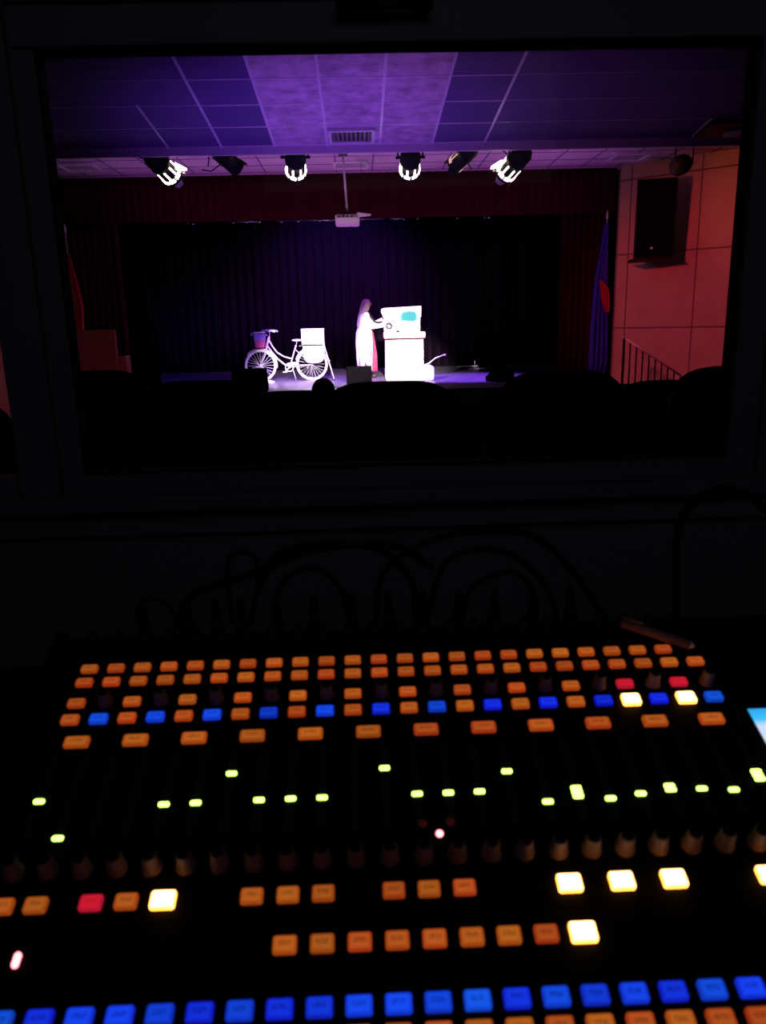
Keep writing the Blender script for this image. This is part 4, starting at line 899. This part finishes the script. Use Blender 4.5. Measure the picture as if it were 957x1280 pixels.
# knobs
kp = None
def knob(x, v, s_=1.0):
    global kp
    if kp is None:
        kp = empty('knob'); kp.parent = CON; n_ = 20
        def rg_(r, h, fl=0): return [Vector(((r+(fl if k % 2 else 0))*math.cos(2*PI*k/n_), (r+(fl if k % 2 else 0))*math.sin(2*PI*k/n_), h)) for k in range(n_)]
        MB().loft([rg_(0.0066, 0), rg_(0.0066, 0.002), rg_(0.0056, 0.003, -.0003), rg_(0.0050, 0.0135, -.0003), rg_(0.0044, 0.0145)]).build('grip', M['knob'], kp, True)
        MB().loft([rg_(0.0042, 0.0145), rg_(0.0040, 0.0150)]).box(-0.0004, 0.0004, 0, 0.004, 0.0150, 0.0153).build('cap', M['knobcap'], kp)
        o = kp
    else: o = copy_tree(kp, CON)
    o.location = (x, v, 0); o.scale = (s_, s_, s_)
for k in range(1, 24, 2): knob(KX(k)+0.001, 0.2270, 0.9)
for k in range(24): knob(KX(k)+0.0015, 0.0850, 1.0)
gm = M['knob']; M['knob'] = M['knobcap']; kp = None
for k in range(24): knob(KX(k)-0.004, 0.2960, 0.85)
M['knob'] = gm
# display at the right end
d = MB().box(0.281, 0.412, 0.110, 0.200, 0.0, 0.003).build('display_bezel', M['black'], CON, bevel=0.001)
MB().box(0.2905, 0.403, 0.1180, 0.1945, 0.003, 0.0036).build('display', M['screen'], d)
for i in range(5): MB().box(0.279, 0.2815, 0.160-i*0.007, 0.163-i*0.007, 0, 0.0012).build('indicator_light', M['led_off'], CON)

# plugs in the back panel and their cables
BY = 0.351+y_b+0.02-0.0
zc = 1.8309+l2w(0.312).z
def cable(pts, r, label, name='cable', Y=None, plug=False):
    """smooth path through 3d points"""
    P_ = [Vector(p) for p in pts]; out = []
    ext = [P_[0]*2-P_[1]]+P_+[P_[-1]*2-P_[-2]]
    for i in range(1, len(ext)-2):
        for k in range(6):
            u_ = k/6; a, b_, c_, d_ = ext[i-1:i+3]
            out.append(0.5*((2*b_)+(c_-a)*u_+(2*a-5*b_+4*c_-d_)*u_*u_+(3*b_-a-3*c_+d_)*u_**3))
    out.append(P_[-1]); 
    o = MB().tube(out, r, 8).build(name, M['cable'], smooth=True); tag(o, label, 'cable', 'cables looping behind the console'); return o
def pxp(l, Y): return [at(x, y, Y) for x, y in l]
PW = ['leftmost of the row', 'second from the left', 'third from the left', 'inside the narrow cable loop', 'fifth from the left', 'under the low left arch', 'seventh of thirteen, mid row', 'eighth from the left', 'under the wide right arch', 'at the foot of the smallest arch', 'third from the right', 'second from the right', 'rightmost of the row']
plugs = [176, 232, 268, 300, 345, 392, 440, 486, 530, 575, 620, 668, 716]
for i, px in enumerate(plugs):
    a = at(px, 788, 0.665); a.z = zc-0.032
    pl = tag(empty('cable_plug', (a.x, BY+0.004, a.z)), 'black cable plug standing up behind the console, number of its row unseen', 'plug', 'plugs behind the console')
    pl['label'] = ('black cable plug standing behind the console, %s' % PW[i])
    MB().tube([(0, 0.008, -0.02), (0, 0.008, 0.022), (0, 0.008, 0.030)], [0.0065, 0.0065, 0.003], 12).build('shell', M['black'], pl, True)
    MB().tube([(0, 0.008, 0.028), (0, 0.010, 0.048)], [0.005, 0.003], 8).build('strain_relief', M['cable'], pl, True)
Yc = 0.72
cable(pxp([(176, 785), (172, 760), (190, 748), (214, 760), (222, 785)], Yc), 0.0028, 'small black cable loop at the left end behind the console')
cable(pxp([(226, 788), (228, 760), (250, 738), (285, 727), (330, 712), (380, 690), (440, 681), (500, 684), (540, 710)], Yc+0.02), 0.0040, 'thick black cable arching from the left up over the middle')
cable(pxp([(290, 780), (286, 735), (285, 700), (300, 690), (318, 696), (322, 730), (312, 780)], Yc), 0.0028, 'narrow upright black cable loop left of the middle')
cable(pxp([(322, 740), (340, 700), (372, 684), (430, 680), (480, 690), (515, 730), (520, 785)], Yc+0.03), 0.0036, 'black cable arch over the middle of the console back')
cable(pxp([(345, 780), (352, 730), (390, 710), (425, 735), (440, 785)], Yc), 0.003, 'low black cable arch behind the console, left of centre')
cable(pxp([(470, 785), (480, 715), (540, 675), (610, 664), (670, 672), (720, 720), (760, 780)], Yc+0.04), 0.0036, 'wide black cable arch right of the middle behind the console')
cable(pxp([(530, 785), (560, 700), (630, 690), (680, 730), (700, 788)], Yc+0.02), 0.003, 'inner black cable arch right of the middle behind the console')
cable(pxp([(575, 785), (590, 735), (640, 715), (668, 745), (668, 788)], Yc), 0.0028, 'smallest black cable arch right of the middle')
cable(pxp([(846, 790), (845, 720), (848, 660), (872, 622), (915, 612), (960, 640), (985, 700), (990, 790)], 0.86), 0.0046, 'big black cable loop rising at the right below the window')
# pinkish see-through pen lying on the console's back edge
def onp(px, py, h=0):
    o_ = Vector((0.0017, 0.3512, 1.8309)); N_ = Vector((0, -math.sin(TILT), math.cos(TILT))); d_ = at(px, py, 1)-CAM
    return CAM+d_*(((o_+N_*h-CAM).dot(N_))/d_.dot(N_))
pa, pb = onp(776, 778, 0.021), onp(868, 808, 0.007)
t = tag(empty('pen'), 'pinkish see-through pen lying across the back right corner of the console', 'pen')
MB().tube([pa, pa.lerp(pb, 0.92)], 0.0042, 10).build('barrel', M['pink_pen'], t, True)
MB().tube([pa.lerp(pb, 0.92), pb], [0.0042, 0.001], 10).build('tip', M['silver'], t, True)
MB().tube([pa+Vector((0, 0, 0.0045)), pa.lerp(pb, 0.3)+Vector((0, 0, 0.0055))], 0.0012, 6).build('clip', M['pink_pen'], t, True)
